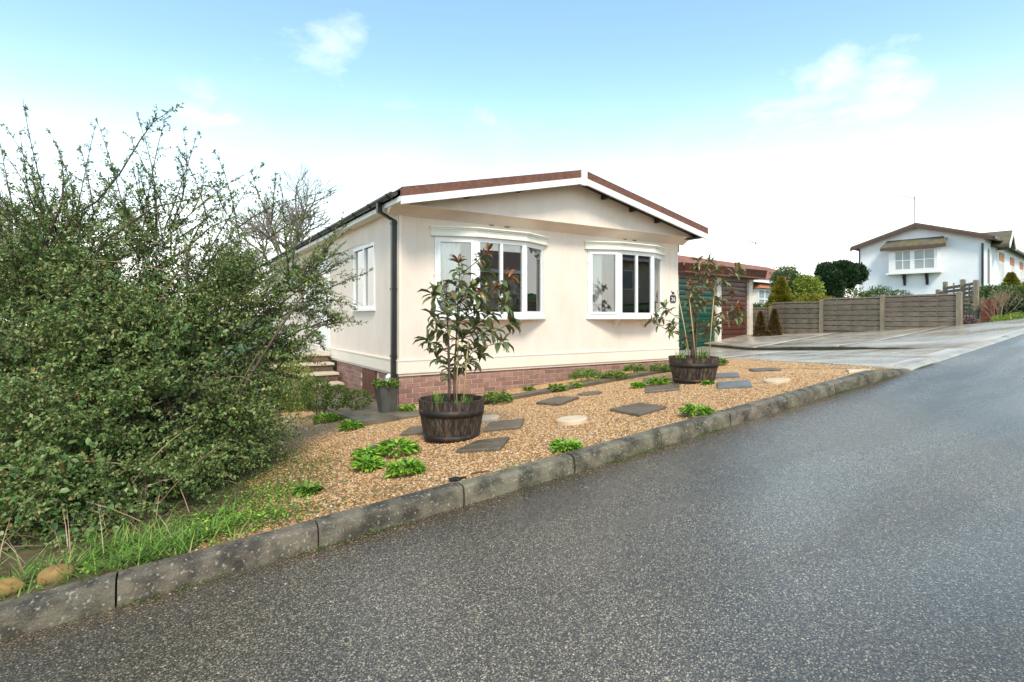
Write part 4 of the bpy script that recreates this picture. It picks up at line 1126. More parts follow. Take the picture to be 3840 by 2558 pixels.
# ================================================================== white house up the hill
wh = thing('white_house', 'white rendered house with mossy low roof and small bay up the hill', 'house', (37.4, 8.2, 0), math.atan2(.148, .989))
GW, GE, GP = 6.07, 5.72, 6.70
wb = 2.1
MB().prism([(0, 0, wb), (0, GW, wb), (0, GW, GE), (0, GW / 2, GP), (0, 0, GE)], (19, 0, 0)).build('wall', MAT['white'], wh)
for s in (0, 1):
    y0, y1 = (-.38, GW / 2) if s == 0 else (GW / 2, GW + .38)
    e0 = GE - .13 if s == 0 else GP + .0
    zt = lambda y: GE + (GP - GE) * (1 - abs(y - GW / 2) / (GW / 2)) + .03
    MB().prism([(-.38, y0, zt(y0)), (-.38, y1, zt(y1)), (-.38, y1, zt(y1) + .16), (-.38, y0, zt(y0) + .16)], (19.7, 0, 0)).build('roof', MAT['mosstile'], wh)
    MB().prism([(-.43, y0 - (.02 if s == 0 else 0), zt(y0) - .13), (-.43, y1 + (.02 if s else 0), zt(y1) - .13), (-.43, y1 + (.02 if s else 0), zt(y1) + .06), (-.43, y0 - (.02 if s == 0 else 0), zt(y0) + .06)], (.045, 0, 0)).build('barge_board', MAT['brownfascia'], wh)
# bay window on the gable
b0, b1, bj = 2.0, 4.35, .5
ba = MB()
ba.box(-bj - .02, 0, b0 - .15, b1 + .15, 3.88, 3.98)
ba.box(-bj, 0, b0, b0 + .06, 3.98, 5.35).box(-bj, 0, b1 - .06, b1, 3.98, 5.35).box(-bj, 0, b0 + .06, b1 - .06, 5.22, 5.35)
ba.box(-bj, -bj + .07, b0 + .06, b1 - .06, 3.98, 4.16)
bm = (b0 + b1) / 2
ba.box(-bj, -bj + .07, bm - .11, bm + .11, 4.16, 5.22).box(-bj, -bj + .07, b0 + .06, b0 + .14, 4.16, 5.22).box(-bj, -bj + .07, b1 - .34, b1 - .06, 4.16, 5.22)
for a, b in ((b0 + .14, bm - .11), (bm + .11, b1 - .34)):
    ba.box(-bj + .01, -bj + .05, (a + b) / 2 - .025, (a + b) / 2 + .025, 4.16, 5.22).box(-bj + .012, -bj + .048, a, b, 4.66, 4.71)
bw = ba.build('bay_window', MAT['pvc'], wh)
pm_ = M('distant_pane', (.33, .36, .36), (.28, .31, .31), 2, .12)
for a, b in ((b0 + .14, bm - .11), (bm + .11, b1 - .34)):
    m2 = (a + b) / 2
    for p, q in ((a, m2 - .025), (m2 + .025, b)):
        for z0, z1 in ((4.16, 4.66), (4.71, 5.22)):
            MB().box(-bj + .03, -bj + .036, p - .003, q + .003, z0 - .003, z1 + .003).build('pane', pm_, bw)
cano = MB().prism([(-bj - .3, b0 - .45, 5.36), (-bj - .3, b1 + .35, 5.36), (0, b1 + .2, 5.85), (0, b0 - .2, 5.85)], (0, 0, .14)).build('canopy', MAT['mosstile'], bw)
MB().box(-bj - .33, -bj - .302, b0 - .47, b1 + .37, 5.30, 5.46).build('canopy_board', MAT['brownfascia'], bw)
for k in range(9):
    y = lerp(b0 - .42, b1 + .30, k / 8)
    MB().prism([(-bj - .3, y - .05, 5.502), (-bj - .3, y + .05, 5.502), (-.1, y * .94 + .2, 5.84), (-.1, y * .94 + .1, 5.84)], (0, 0, .035)).build('canopy_tile', MAT['mosstile'], cano)
for y in (2.55, 3.65):
    MB().prism([(0, y - .06, 3.22), (-.08, y - .06, 3.22), (-.12, y - .06, 3.5), (-.42, y - .06, 3.875), (0, y - .06, 3.875)], (0, .12, 0)).build('bracket', MAT['darkwood'], bw)
MB().box(-.09, -.01, .02, .11, wb, 5.4).build('downpipe', MAT['black'], wh)
MB().box(-.05, .0, GW - .05, GW + .02, 4.6, 5.6).build('downpipe', MAT['black'], wh)
gt = MB().box(-.35, 19, -.50, -.39, GE - .12, GE - .02).build('gutter', MAT['black'], wh)
# porch gable on the side, windows with terracotta heads, arched recess
pg = MB().prism([(2.2, -.6, 5.45), (4.2, -.6, 5.45), (3.2, -.6, 6.15)], (0, 1.9, 0)).build('porch_gable', MAT['darkwood'], wh)
for a, b in (((2.0, 5.35), (3.2, 6.22)), ((3.2, 6.22), (4.4, 5.35))):
    MB().prism([(a[0], -.8, a[1]), (b[0], -.8, b[1]), (b[0], -.8, b[1] + .14), (a[0], -.8, a[1] + .14)], (0, 2.5, 0)).build('porch_roof', MAT['mosstile'], wh)
    MB().prism([(a[0], -.85, a[1] - .12), (b[0], -.85, b[1] - .12), (b[0], -.85, b[1] + .1), (a[0], -.85, a[1] + .1)], (0, .045, 0)).build('porch_barge', MAT['barge'], wh)
arch = [(1.3 + .32 * math.cos(a), 4.75 + .45 * math.sin(a)) for a in np.linspace(0, math.pi, 9)]
MB().prism([(x, -.012, z) for x, z in [(1.62, 3.2)] + arch + [(.98, 3.2)]], (0, .011, 0)).build('arched_recess', MAT['lintel'], wh)
for x0 in (4.9, 9.2, 13.6):
    MB().box(x0, x0 + 1.7, -.03, -.001, 4.75, 5.3).build('terracotta_head', MAT['orange'], wh)
    ww = MB().box(x0, x0 + 1.7, -.05, -.001, 2.9, 3.0)
    for k in range(4):
        ww.box(x0 + k * .54, x0 + k * .54 + .09, -.05, -.001, 3.0, 4.74)
    ww = ww.build('side_window', MAT['pvc'], wh)
    for k in range(3):
        MB().box(x0 + .09 + k * .54, x0 + .54 + k * .54, -.02, -.002, 3.0, 4.74).build('pane', pm_, ww)
MB().box(-.02, -.004, .55, 1.05, 3.0, 3.55).build('meter_box', MAT['white'], wh)
def aerial(loc, h, rz, label, tilt=.0):
    o = thing('tv_aerial', label, 'aerial', loc, rz)
    MB().tube([(0, 0, -.5), (0, 0, h)], .025, 6).build('mast', MAT['alu'], o)
    b = MB().tube([(-.15, 0, h - .22), (.95, 0, h + .12)], .016, 5).build('boom', MAT['alu'], o)
    for k in range(9):
        x = -.05 + k * .115
        zc = h - .22 + (x + .15) * .31
        MB().tube([(x, -.17, zc), (x, .17, zc)], .007, 4).build('element', MAT['alu'], b)
    MB().tube([(-.15, -.25, h - .45), (-.2, 0, h - .22), (-.1, .2, h + .2)], .012, 4).build('reflector', MAT['alu'], o)
aerial((37.5, 11.55, 6.85), 1.8, R(140), 'tv aerial on a thin mast above the white house ridge')

# red brick block pier at the corner of the white house
rb = thing('brick_pier', 'low red brick pier beside the twiggy bush and stepped fence', 'pier', (20.6, 3.0, sz(20.6, 3.0)))
for r in range(9):
    for c in range(2):
        MB().bbox(.23 * c - .23 + (.0 if r % 2 else .0), .23 * c - .01, 0, .22, -.08 + r * .078, -.08 + r * .078 + .07, .004).build('brick', MAT['redbrick'], rb)

# ================================================================== red roofed bungalow beyond the garages
bz = .75
bu = thing('bungalow', 'low bungalow with red tiled hipped roof behind the garages', 'house', (21.5, 14.0, bz), RZ)
MB().box(0, 17, 0, 7, 0, 2.55).build('wall', MAT['cream'], bu)
MB().add([(-.4, -.4, 2.5), (17.4, -.4, 2.5), (17.4, 7.4, 2.5), (-.4, 7.4, 2.5), (2.2, 3.5, 4.1), (14.4, 3.5, 4.1)], [(0, 1, 5, 4), (1, 2, 5), (2, 3, 4, 5), (3, 0, 4), (3, 2, 1, 0)]).build('roof', MAT['redtile'], bu)
MB().box(-.42, 17.42, -.44, -.405, 2.42, 2.56).build('fascia', MAT['barge'], bu)
wx = 4.6
wn_ = MB().box(wx, wx + .1, -.32, 0, .7, 2.1).box(wx + 1.5, wx + 1.6, -.32, 0, .7, 2.1).box(wx + .1, wx + 1.5, -.32, 0, .7, .8).box(wx + .1, wx + 1.5, -.32, 0, 2.0, 2.1)
wn_.box(wx + .75, wx + .85, -.32, -.25, .8, 2.0).box(wx + .1, wx + .75, -.32, -.25, 1.5, 1.58).box(wx + .85, wx + 1.5, -.32, -.25, 1.5, 1.58)
wn_ = wn_.build('bay_window', MAT['pvc'], bu)
for a, b in ((wx + .1, wx + .75), (wx + .85, wx + 1.5)):
    for z0, z1 in ((.8, 1.5), (1.58, 2.0)):
        MB().box(a, b, -.29, -.285, z0, z1).build('pane', pm_, wn_)
MB().add([(wx - .15, -.5, 2.12), (wx + 1.75, -.5, 2.12), (wx + 1.75, 0, 2.12), (wx - .15, 0, 2.12), (wx + .4, -.1, 2.48), (wx + 1.2, -.1, 2.48)], [(0, 1, 5, 4), (1, 2, 5), (2, 3, 4, 5), (3, 0, 4), (3, 2, 1, 0)]).build('bay_canopy', MAT['orange'], wn_)
aerial((33.4, 19.4, 4.85), 1.7, R(60), 'tv aerial on a thin mast above the red tiled roof')

# ================================================================== houses across the road (mirrored in the windows)
for (x, y, wd, label) in ((7.5, -13.2, 11.5, 'beige bungalow with brown roof across the road behind the viewer'), (22, -13.6, 12, 'beige bungalow across the road further up the hill')):
    z0 = float(zk(x))
    o = thing('bungalow', label, 'house', (x, y, z0))
    MB().box(0, wd, -6.5, 0, -1.0, 2.75 + .5).build('wall', MAT['beige'], o)
    MB().prism([(-.4, .5, 3.15), (-.4, -7, 3.15), (-.4, -3.25, 4.7)], (wd + .8, 0, 0)).build('roof', MAT['browntile'], o)
    MB().box(-.4, wd + .4, .5, .53, 3.02, 3.2).build('fascia', MAT['barge'], o)
    for k in range(3):
        f = MB().box(1 + k * 3.4, 2.7 + k * 3.4, 0.001, .04, 1.2, 2.5).build('window', MAT['pvc'], o)
        MB().box(1.1 + k * 3.4, 2.6 + k * 3.4, .041, .05, 1.3, 2.4).build('pane', pm_, f)
    w_ = MB().box(x - .5, x + wd + .5, -8.2, -7.95, z0 - .6, z0 + 1.0).build('garden_wall', MAT['redbrick'])
    tag(w_, 'red brick front wall of the ' + label.split(' with')[0].replace(' across the road', '') + ' across the road', 'wall')

# ================================================================== stepping stones
def slab(label, pts, mat, cuts=0, h=.032):
    cx_, cy_ = sum(p[0] for p in pts) / 4, sum(p[1] for p in pts) / 4
    z = gz(cx_, cy_)
    o = thing('stepping_slab', label, 'paving slab', (cx_, cy_, z), 0, 'stepping slabs in the gravel')
    if (Vector(pts[1]) - Vector(pts[0])).cross(Vector(pts[2]) - Vector(pts[1])) < 0:
        pts = [pts[0], pts[3], pts[2], pts[1]]
    P4 = [Vector((p[0] - cx_, p[1] - cy_)) for p in pts]
    n = max(cuts, 1)
    # pieces run between edges 0-1 and 3-2 (the longer pair)
    if (P4[1] - P4[0]).length + (P4[2] - P4[3]).length < (P4[2] - P4[1]).length + (P4[3] - P4[0]).length:
        P4 = P4[1:] + P4[:1]
    for k in range(n):
        g_ = .012 if n > 1 else 0
        t0, t1 = k / n + g_, (k + 1) / n - g_
        q = [P4[0].lerp(P4[1], t0), P4[0].lerp(P4[1], t1), P4[3].lerp(P4[2], t1), P4[3].lerp(P4[2], t0)]
        zt = [gz(cx_ + p.x, cy_ + p.y) - z + h for p in q]
        c = sum(q, Vector((0, 0))) / 4
        b = [c + (p - c) * .965 for p in q]
        vs = [(p.x, p.y, a - .07) for p, a in zip(q, zt)] + [(p.x, p.y, a - .010) for p, a in zip(q, zt)] + [(p.x, p.y, a) for p, a in zip(b, zt)]
        fs = [(3, 2, 1, 0), (8, 9, 10, 11)]
        for i in range(4):
            j = (i + 1) % 4
            fs += [(i, j, 4 + j, 4 + i), (4 + i, 4 + j, 8 + j, 8 + i)]
        MB().add(vs, fs).build('slab_block' if n > 1 else 'slab', mat, o)
    return o
slab('dark riven slab in gravel, left of middle below the left bow window', [(3.27, 2.56), (3.74, 2.76), (3.80, 2.34), (3.30, 2.12)], MAT['slab'])
slab('dark slab nearest the kerb in the middle of the gravel', [(3.31, 1.23), (3.73, 1.22), (3.66, .75), (3.20, .70)], MAT['slab'])
slab('grey brown slab of two halves in front left of right tub', [(4.79, 2.14), (5.12, 1.83), (4.74, 1.5), (4.40, 1.76)], MAT['slab'], 2)
slab('brown slab half hidden behind green clump left of right tub', [(5.55, 2.90), (5.70, 2.72), (5.30, 2.32), (5.12, 2.5)], MAT['slab'])
slab('grey slab of four blocks right of right tub', [(5.31, 1.39), (5.53, 1.06), (5.10, .73), (4.90, 1.06)], MAT['slabgrey'], 4)
slab('grey slab close behind the four block slab by right tub', [(6.14, 2.02), (6.28, 1.76), (5.90, 1.45), (5.77, 1.75)], MAT['slabgrey'], 3)
slab('dark slab nearest the concrete drive', [(6.90, 2.0), (7.2, 1.82), (6.82, 1.42), (6.56, 1.68)], MAT['slab'])
slab('dark slab directly right of left tub', [(1.92, 1.54), (2.19, 1.88), (2.50, 1.67), (2.22, 1.32)], MAT['slab'])
slab('large dark slab in front right of left tub', [(1.32, .95), (1.64, 1.15), (1.89, 1.0), (1.60, .68)], MAT['slab'], 2)
slab('dark slab half hidden behind left tub', [(1.31, 2.2), (1.52, 2.48), (1.72, 2.42), (1.50, 2.04)], MAT['slab'])
slab('narrow dark slab behind the wide green clump left of left tub', [(.88, 1.85), (1.14, 2.05), (1.24, 1.90), (.95, 1.66)], MAT['slab'])
slab('pale cream slab at the corner of kerb and drive', [(6.75, .5), (6.85, .24), (6.5, .15), (6.36, .27)], MAT['disc'])
def disc(label, x, y, r, mat=MAT['disc'], h=.035):
    z = gz(x, y)
    n = 28
    vs, fs = [], []
    for q, (rr, zz) in enumerate(((r, -.05), (r, h - .008), (r - .01, h))):
        for k in range(n):
            a = 6.2832 * k / n
            px_, py_ = rr * math.cos(a) * random.uniform(.985, 1.015), rr * math.sin(a)
            vs.append((px_, py_, gz(x + px_, y + py_) - z + zz))
    for i in range(2):
        fs += [(i * n + k, i * n + (k + 1) % n, (i + 1) * n + (k + 1) % n, (i + 1) * n + k) for k in range(n)]
    fs += [tuple(range(2 * n, 3 * n)), tuple(reversed(range(n)))]
    o = MB().add(vs, fs).build('stepping_disc', mat, None, False, (x, y, z))
    tag(o, label, 'stepping stone', 'round cream stepping stones')
disc('round cream stepping stone in open gravel nearest the kerb', 2.70, 1.12, .155, h=.045)
disc('round cream stepping stone at far right near the drive', 5.59, .73, .15)
disc('flat round brown stepping stone below the two bow windows', 4.17, 2.56, .17, MAT['slab'], .02)
disc('round cream stepping stone peeping out behind left tub', 2.31, 2.18, .16)

# ================================================================== half barrel tubs
def tub(label, x, y, r1, r0, h):
    z = gz(x, y) - .015
    o = thing('half_barrel_tub', label, 'planter', (x, y, z), random.uniform(0, 6), 'half barrel tubs')
    n = 22
    rad = lambda t: lerp(r0, r1, t) + .022 * math.sin(t * math.pi * .62)
    for k in range(n):
        a0, a1 = 6.28318 * k / n + .006, 6.28318 * (k + 1) / n - .006
        vs = []
        hh_ = h + random.uniform(-.004, .004)
        for t in (0, .25, .5, .75, 1):
            for dr in (0, -.024):
                for a in (a0, (a0 + a1) / 2, a1):
                    rr = rad(t) + dr
                    vs.append((rr * math.cos(a), rr * math.sin(a), t * hh_))
        fs = []
        for i in range(4):
            b = 6 * i
            fs += [(b, b + 1, b + 7, b + 6), (b + 1, b + 2, b + 8, b + 7), (b + 4, b + 3, b + 9, b + 10), (b + 5, b + 4, b + 10, b + 11), (b + 3, b, b + 6, b + 9), (b + 2, b + 5, b + 11, b + 8)]
        fs += [(3, 4, 1, 0), (4, 5, 2, 1), (24, 25, 28, 27), (25, 26, 29, 28)]
        MB().add(vs, fs).build('stave', MAT['stave'], o)
    for t0, t1 in ((.07, .20), (.64, .80)):
        mb = MB()
        m = 44
        vs = []
        for t, d in ((t0, .0005), (t0, .005), (t1, .005), (t1, .0005)):
            for k in range(m):
                a = 6.28318 * k / m
                vs.append(((rad(t) + d) * math.cos(a), (rad(t) + d) * math.sin(a), t * h))
        fs = [(i * m + k, i * m + (k + 1) % m, (i + 1) * m + (k + 1) % m, (i + 1) * m + k) for i in range(3) for k in range(m)]
        mb.add(vs, fs).build('hoop', MAT['hoop'], o, True)
    MB().lathe([(rad(.1) - .03, h * .08), (rad(.84) - .026, h * .84), (.12, h * .88), (.001, h * .89)], 24).build('soil', MAT['potsoil'], o, True)
    return z + h * .86
TA, TB = (1.61, 1.61), (5.48, 1.89)
za = tub('half barrel tub of streaky weathered staves, left and nearer', *TA, .300, .255, .40)
zbb = tub('half barrel tub of dark reddish staves, right and farther', *TB, .318, .262, .365)

# ================================================================== photinias in the tubs
PLEAF = [MB().add([(x, y * wq, z) for x, y, z in LEAF6[0]], LEAF6[1]).mesh('leaf', MAT[mm], True) for wq, mm in ((.40, 'photleaf'), (.34, 'photleaf'), (.36, 'photred'), (.46, 'photleaf'), (.36, 'photbronze'))]
MATI = [MAT['photleaf'], MAT['photred'], MAT['photbronze']]
def photinia(label, base, z, tips, leaflen, per, narrow, cat_loc):
    o = thing('photinia_shrub', label, 'shrub', (base[0], base[1], z))
    B = Vector((base[0], base[1], z))
    stems = MB()
    crown = Vector((0, 0, .55))
    zmax = max(t[2] for t in tips) - z
    mains = []
    for k in range(4):
        a = k * 1.7
        top_ = Vector((.10 * math.cos(a), .10 * math.sin(a), zmax * random.uniform(.6, .85)))
        pts = [Vector((.035 * math.cos(a), .035 * math.sin(a), -.03)), Vector((.03 * math.cos(a + 1), .03 * math.sin(a + 1), zmax * .28)), top_]
        pts = [pts[0].lerp(pts[1], t).lerp(pts[1].lerp(pts[2], t), t) for t in np.linspace(0, 1, 7)]
        mains.append(pts)
        stems.tube(pts, [.011, .010, .009, .008, .007, .006, .004], 6)
    leaves = []
    for tp in tips:
        T = Vector(tp[:3]) - B
        m = min(mains, key=lambda q: min((p - T).length + (2 if p.z > T.z - .02 else 0) for p in q))
        cand = [p for p in m if p.z < T.z - .08] or [m[1]]
        s = min(cand, key=lambda p: (p - T).length + .3 * abs(p.z - T.z + .2))
        mid = s.lerp(T, .5) + Vector((0, 0, -.04 * (T - s).length))
        pts = [s.lerp(mid, t).lerp(mid.lerp(T, t), t) for t in np.linspace(0, 1, 6)]
        stems.tube(pts, [.0055, .005, .0045, .004, .0035, .0025], 5)
        ax = (pts[-1] - pts[-2]).normalized()
        for j in range(per):
            t = random.uniform(.0, 1) ** 2.2
            p = T - ax * .13 * t
            ang = j * 2.4 + random.uniform(-.4, .4)
            side = ax.orthogonal().normalized()
            side = Matrix.Rotation(ang, 3, ax) @ side
            up = lerp(.9, .15, t) if tp[3] > .5 else lerp(.45, -.1, t)
            d = (side + ax * up + Vector((0, 0, -.25 if t > .3 else .05))).normalized()
            leaves.append((p, d, tp[3], t))
        for j in range(3):
            p = pts[random.randint(2, 4)]
            d = Vector((random.uniform(-1, 1), random.uniform(-1, 1), random.uniform(-.5, .3))).normalized()
            leaves.append((p, d, 0, 1))
    stems.build('stems', MAT['bark'], o, True)
    random.shuffle(leaves)
    rest, rmat = MB(), []
    for il, (p, d, red, t) in enumerate(leaves):
        young = red > .5 and t < (.55 if red >= .9 else .35)
        me = PLEAF[2] if young else PLEAF[random.choice(narrow)]
        nrm = Vector((random.uniform(-.5, .5), random.uniform(-.5, .5), 1))
        y_ = nrm.cross(d).normalized()
        z_ = d.cross(y_)
        L_ = leaflen * random.uniform(.65, 1.15) * (.8 if young else 1)
        Rm = Matrix((d, y_, z_)).transposed()
        scl = Vector((L_, L_, L_ * random.uniform(.6, 1.4)))
        if il < 300:
            lo = link('leaf', me, o, p)
            lo.rotation_euler = Rm.to_euler()
            lo.scale = scl
        else:
            rest.add([p + Rm @ Vector((q.co.x * scl.x, q.co.y * scl.y, q.co.z * scl.z)) for q in me.vertices], [tuple(f.vertices) for f in me.polygons])
            rmat += [MATI.index(me.materials[0])] * len(me.polygons)
    if rmat:
        rm = rest.mesh('leaves', None, True)
        for q in MATI:
            rm.materials.append(q)
        rm.polygons.foreach_set('material_index', rmat)
        stuff(link('leaves', rm, o))
photinia('upright photinia with red tipped glossy leaves in the left tub', TA, za, TIPS_A, .145, 12, (0, 1, 3, 3, 3, 4), 0)
photinia('lanky photinia with brownish narrow leaves in the right tub', TB, zbb, TIPS_B, .130, 17, (0, 1, 4, 4), 0)
for lab, x, y, z, dx_, dy_, ln in (('short bamboo cane leaning right in left tub', TA[0] + .06, TA[1] - .12, za, .05, -.02, .62), ('thin bamboo cane upright in left tub', TA[0] + .02, TA[1] - .06, za, .04, .02, .95),
                             ('thick bamboo cane in the middle of right tub', TB[0] - .04, TB[1] - .08, zbb, -.10, .05, .95), ('pale thin cane at right edge of right tub', TB[0] + .10, TB[1] - .17, zbb, .10, -.03, 1.05), ('thin bamboo cane leaning left in right tub', TB[0] - .08, TB[1] - .02, zbb, -.16, .1, .98)):
    o = MB().tube([(0, 0, -.06), (dx_ * .5, dy_ * .5, ln * .5), (dx_, dy_, ln)], [.0075, .007, .006], 7).build('bamboo_cane', MAT['cane'], None, True, (x, y, z))
    tag(o, lab, 'cane', 'canes in the tubs')

# ================================================================== leafy clumps
def clump(label, x, y, wd, dark=False, z=None, name='campanula_clump', n=None, tall=.85, mat=None, ll=None):
    z = gz(x, y) if z is None else z
    n = n or int(80 + 520 * wd)
    r = wd / 2
    ang = rng.uniform(0, 6.283, n)
    rr = r * np.sqrt(rng.random(n)) * .78
    hgt = tall * r * (1 - (rr / r) ** 2 * .8) * rng.uniform(.35, 1.05, n)
    P = np.stack([rr * np.cos(ang), rr * np.sin(ang), hgt * .75], -1)
    out = np.stack([np.cos(ang), np.sin(ang), np.zeros(n)], -1) + rng.normal(0, .45, (n, 3)) * [1, 1, .3]
    D = norm(out) + np.array([0, 0, 1]) * rng.uniform(-.15, .75, n)[:, None]
    ll = ll or .063
    Lf = ll * rng.uniform(.7, 1.3, n)
    V, F = scatter(*LEAF6, P, D, np.tile([0, 0, 1.], (n, 1)) + rng.normal(0, .3, (n, 3)), Lf, Lf * .42, Lf)
    V[:, 2] = np.maximum(V[:, 2], -.01)
    o = link(name, npmesh(name, V, F, mat or MAT['clumpdark' if dark else random.choice(('clump', 'clump', 'clumpmix'))], True), None, (x, y, z))
    # crown of short stalks in the middle
    st = MB()
    for k in range(10):
        a = k * .63
        st.tube([(0, 0, -.02), (.25 * r * math.cos(a), .25 * r * math.sin(a), .3 * r), (.55 * r * math.cos(a), .55 * r * math.sin(a), .38 * r)], .0025, 4)
    st.build('stalks', MAT['clumpdark'], o)
    tag(o, label, 'plant', 'leafy green clumps in the gravel')
    return o
for lab, x, y, wd, dk in (
    ('small green clump on the edging between the windows, left of the big cluster', 4.22, 3.36, .26, 0), ('tiny green tuft right of the edging clump', 4.62, 3.40, .17, 0), ('tiny tuft against the bricks under the left window', 4.14, 4.0, .13, 0),
    ('wide green clump by the bricks just right of left photinia', 3.1, 3.24, .44, 0), ('broad dark green clump at the foot of the bricks under right window', 5.2, 3.85, .62, 1), ('lighter green clump in front of the broad dark clump', 5.5, 3.5, .42, 0),
    ('tall rounded green clump against bricks near right tub', 6.34, 3.85, .46, 1), ('spreading green clump just left of right tub against the wall', 6.55, 3.45, .42, 0), ('rounded green clump touching right tub at its left', 5.12, 2.2, .28, 0),
    ('small tuft left of the clump by right tub', 4.83, 2.3, .18, 0), ('yellow green clump at the kerb in the middle', 1.94, .24, .19, 0), ('yellow green clump at the kerb below right tub', 3.48, .23, .25, 0),
    ('leafy clump right of right tub beside the drive', 7.75, 3.2, .36, 0), ('tiny weed at the foot of right tub', 5.28, 1.50, .08, 0), ('bright clump left of left tub, rear of the pair', .74, 1.5, .20, 0),
    ('bright clump left of left tub, front of the pair', .63, 1.1, .20, 0), ('wide bright clump just left of left tub', .98, 1.38, .34, 0), ('bright clump nearest the kerb in front of left tub', .78, .7, .25, 0),
    ('little green tuft at the house corner by the path', 2.05, 3.9, .16, 0), ('yellow green clump beside the path edging', 1.10, 3.25, .24, 0), ('yellow green clump further along the path edging', 1.05, 4.2, .30, 0), ('small green weed in the gravel left, near the kerb', .10, .8, .12, 0)):
    cl = clump(lab, x, y, wd * 1.12, dk, z=(pz(y) if 1.2 < x < 2.19 and y > 3.3 else None))
# bulbs and weeds in the tubs
def blades(name, label, x, y, z, n, h, spread, mat='grass', lean=.35, width=.008):
    a = rng.uniform(0, 6.283, n)
    r = spread * np.sqrt(rng.random(n))
    P = np.stack([r * np.cos(a), r * np.sin(a), np.zeros(n)], -1)
    b = rng.uniform(0, 6.283, n)
    D = np.stack([np.cos(b) * lean, np.sin(b) * lean, np.ones(n)], -1) + rng.normal(0, .1, (n, 3))
    bl = ([(0, -.5, 0), (0, .5, 0), (.5, .4, .06), (.5, -.4, .06), (1, 0, .28)], [(0, 1, 2), (0, 2, 3), (3, 2, 4)])
    hh2 = h * rng.uniform(.5, 1.1, n)
    V, F = scatter(*bl, P, D, rdir(n), hh2, width, -hh2)
    o = link(name, npmesh(name, V, F, MAT[mat], True), None, (x, y, z))
    tag(o, label, 'plant', 'small plants in the tubs')
    return o
blades('bulb_shoots', 'upright green bulb shoots at left inside left tub', TA[0] - .14, TA[1] + .0, za - .01, 22, .17, .04, width=.014)
blades('bulb_shoots', 'short green shoots in front inside left tub', TA[0] + .02, TA[1] - .14, za - .01, 20, .10, .05, width=.014)
blades('bulb_shoots', 'green shoots at right inside left tub', TA[0] + .15, TA[1] - .02, za - .01, 26, .13, .06, width=.012)
blades('bulb_shoots', 'green shoots at left inside right tub', TB[0] - .18, TB[1] + .05, zbb - .01, 30, .18, .06, width=.014)
blades('bulb_shoots', 'green shoots at right inside right tub', TB[0] + .12, TB[1] - .06, zbb - .01, 40, .22, .09, width=.014)

# tall zinc planter with greenery by the downpipe
px0, py0 = 1.78, 3.95
pzz = pz(py0)
pot = thing('tall_planter', 'tall tapered grey zinc planter on the path by the downpipe', 'planter', (px0, py0, pzz))
vs = []
for z, h in ((0, .085), (.34, .13), (.36, .14), (.36, .125), (.31, .12)):
    vs += [(-h, -h, z), (h, -h, z), (h, h, z), (-h, h, z)]
MB().add(vs, [(i * 4 + k, i * 4 + (k + 1) % 4, i * 4 + 4 + (k + 1) % 4, i * 4 + 4 + k) for i in range(4) for k in range(4)] + [(3, 2, 1, 0), (16, 17, 18, 19)]).build('body', MAT['zinc'], pot)
clump('bushy green plant spilling over the tall zinc planter', px0, py0, .40, False, pzz + .31, 'potted_plant', 240, .9)

# ================================================================== grass and weeds beside the kerb
def bladefield(name, label, us_, vs2, n, h, mat, dens=None, width=.006, lean=.6):
    u_ = rng.uniform(*us_, n)
    v_ = rng.uniform(*vs2, n)
    if dens is not None:
        k = rng.random(n) < dens(u_, v_)
        u_, v_ = u_[k], v_[k]
    n = len(u_)
    P = np.stack([u_, v_, zg(u_, v_) - .005], -1)
    b = rng.uniform(0, 6.283, n)
    D = np.stack([np.cos(b) * lean, np.sin(b) * lean - .15, np.ones(n)], -1)
    bl = ([(0, -.5, 0), (0, .5, 0), (.5, .4, .06), (.5, -.4, .06), (1, 0, .3)], [(0, 1, 2), (0, 2, 3), (3, 2, 4)])
    hh2 = h * rng.uniform(.4, 1.15, n)
    side = np.stack([-np.sin(b), np.cos(b), 0 * b], -1)
    V, F = scatter(*bl, P, D, np.cross(D, side), hh2, width, -hh2)
    stuff(link(name, npmesh(name, V, F, MAT[mat], True)), label, 'grass')
bladefield('long_grass', 'long green grass tufts between kerb and big shrub', (-2.2, -.35), (.14, .75), 5000, .16, 'grass', lambda u, v: np.clip(1.2 - np.abs(u + .8) * 1.1, .06, 1) * np.clip(1.25 - v, 0, 1) * np.clip(.55 + .6 * np.sin(u * 9 + 3 * np.sin(v * 8)), .1, 1), .007, .75)
bladefield('dry_grass', 'dry straw coloured stems at the foot of the big shrub', (-2.6, -.6), (.25, 1.2), 900, .36, 'drytwig', lambda u, v: np.clip(-.55 - u * .6, .08, 1), .0045, .8)
def weedfield(name, label, us_, vs2, n, mat, dens, ll=.022):
    u_ = rng.uniform(*us_, n)
    v_ = rng.uniform(*vs2, n)
    k = rng.random(n) < dens(u_, v_)
    u_, v_ = u_[k], v_[k]
    n = len(u_)
    P = np.stack([u_, v_, zg(u_, v_) + rng.uniform(.0, .03, n)], -1)
    b = rng.uniform(0, 6.283, n)
    D = np.stack([np.cos(b), np.sin(b), rng.uniform(-.1, .8, n)], -1)
    V, F = scatter(*LEAF2, P, D, np.tile([0, 0, 1.], (n, 1)) + rng.normal(0, .3, (n, 3)), ll * rng.uniform(.5, 1.3, n), ll * .5, ll)
    stuff(link(name, npmesh(name, V, F, MAT[mat])), label, 'weeds')
bump_ = lambda u, v, c: sum(a * np.exp(-(((u - x) / sx) ** 2 + ((v - y) / sy) ** 2)) for x, y, sx, sy, a in c)
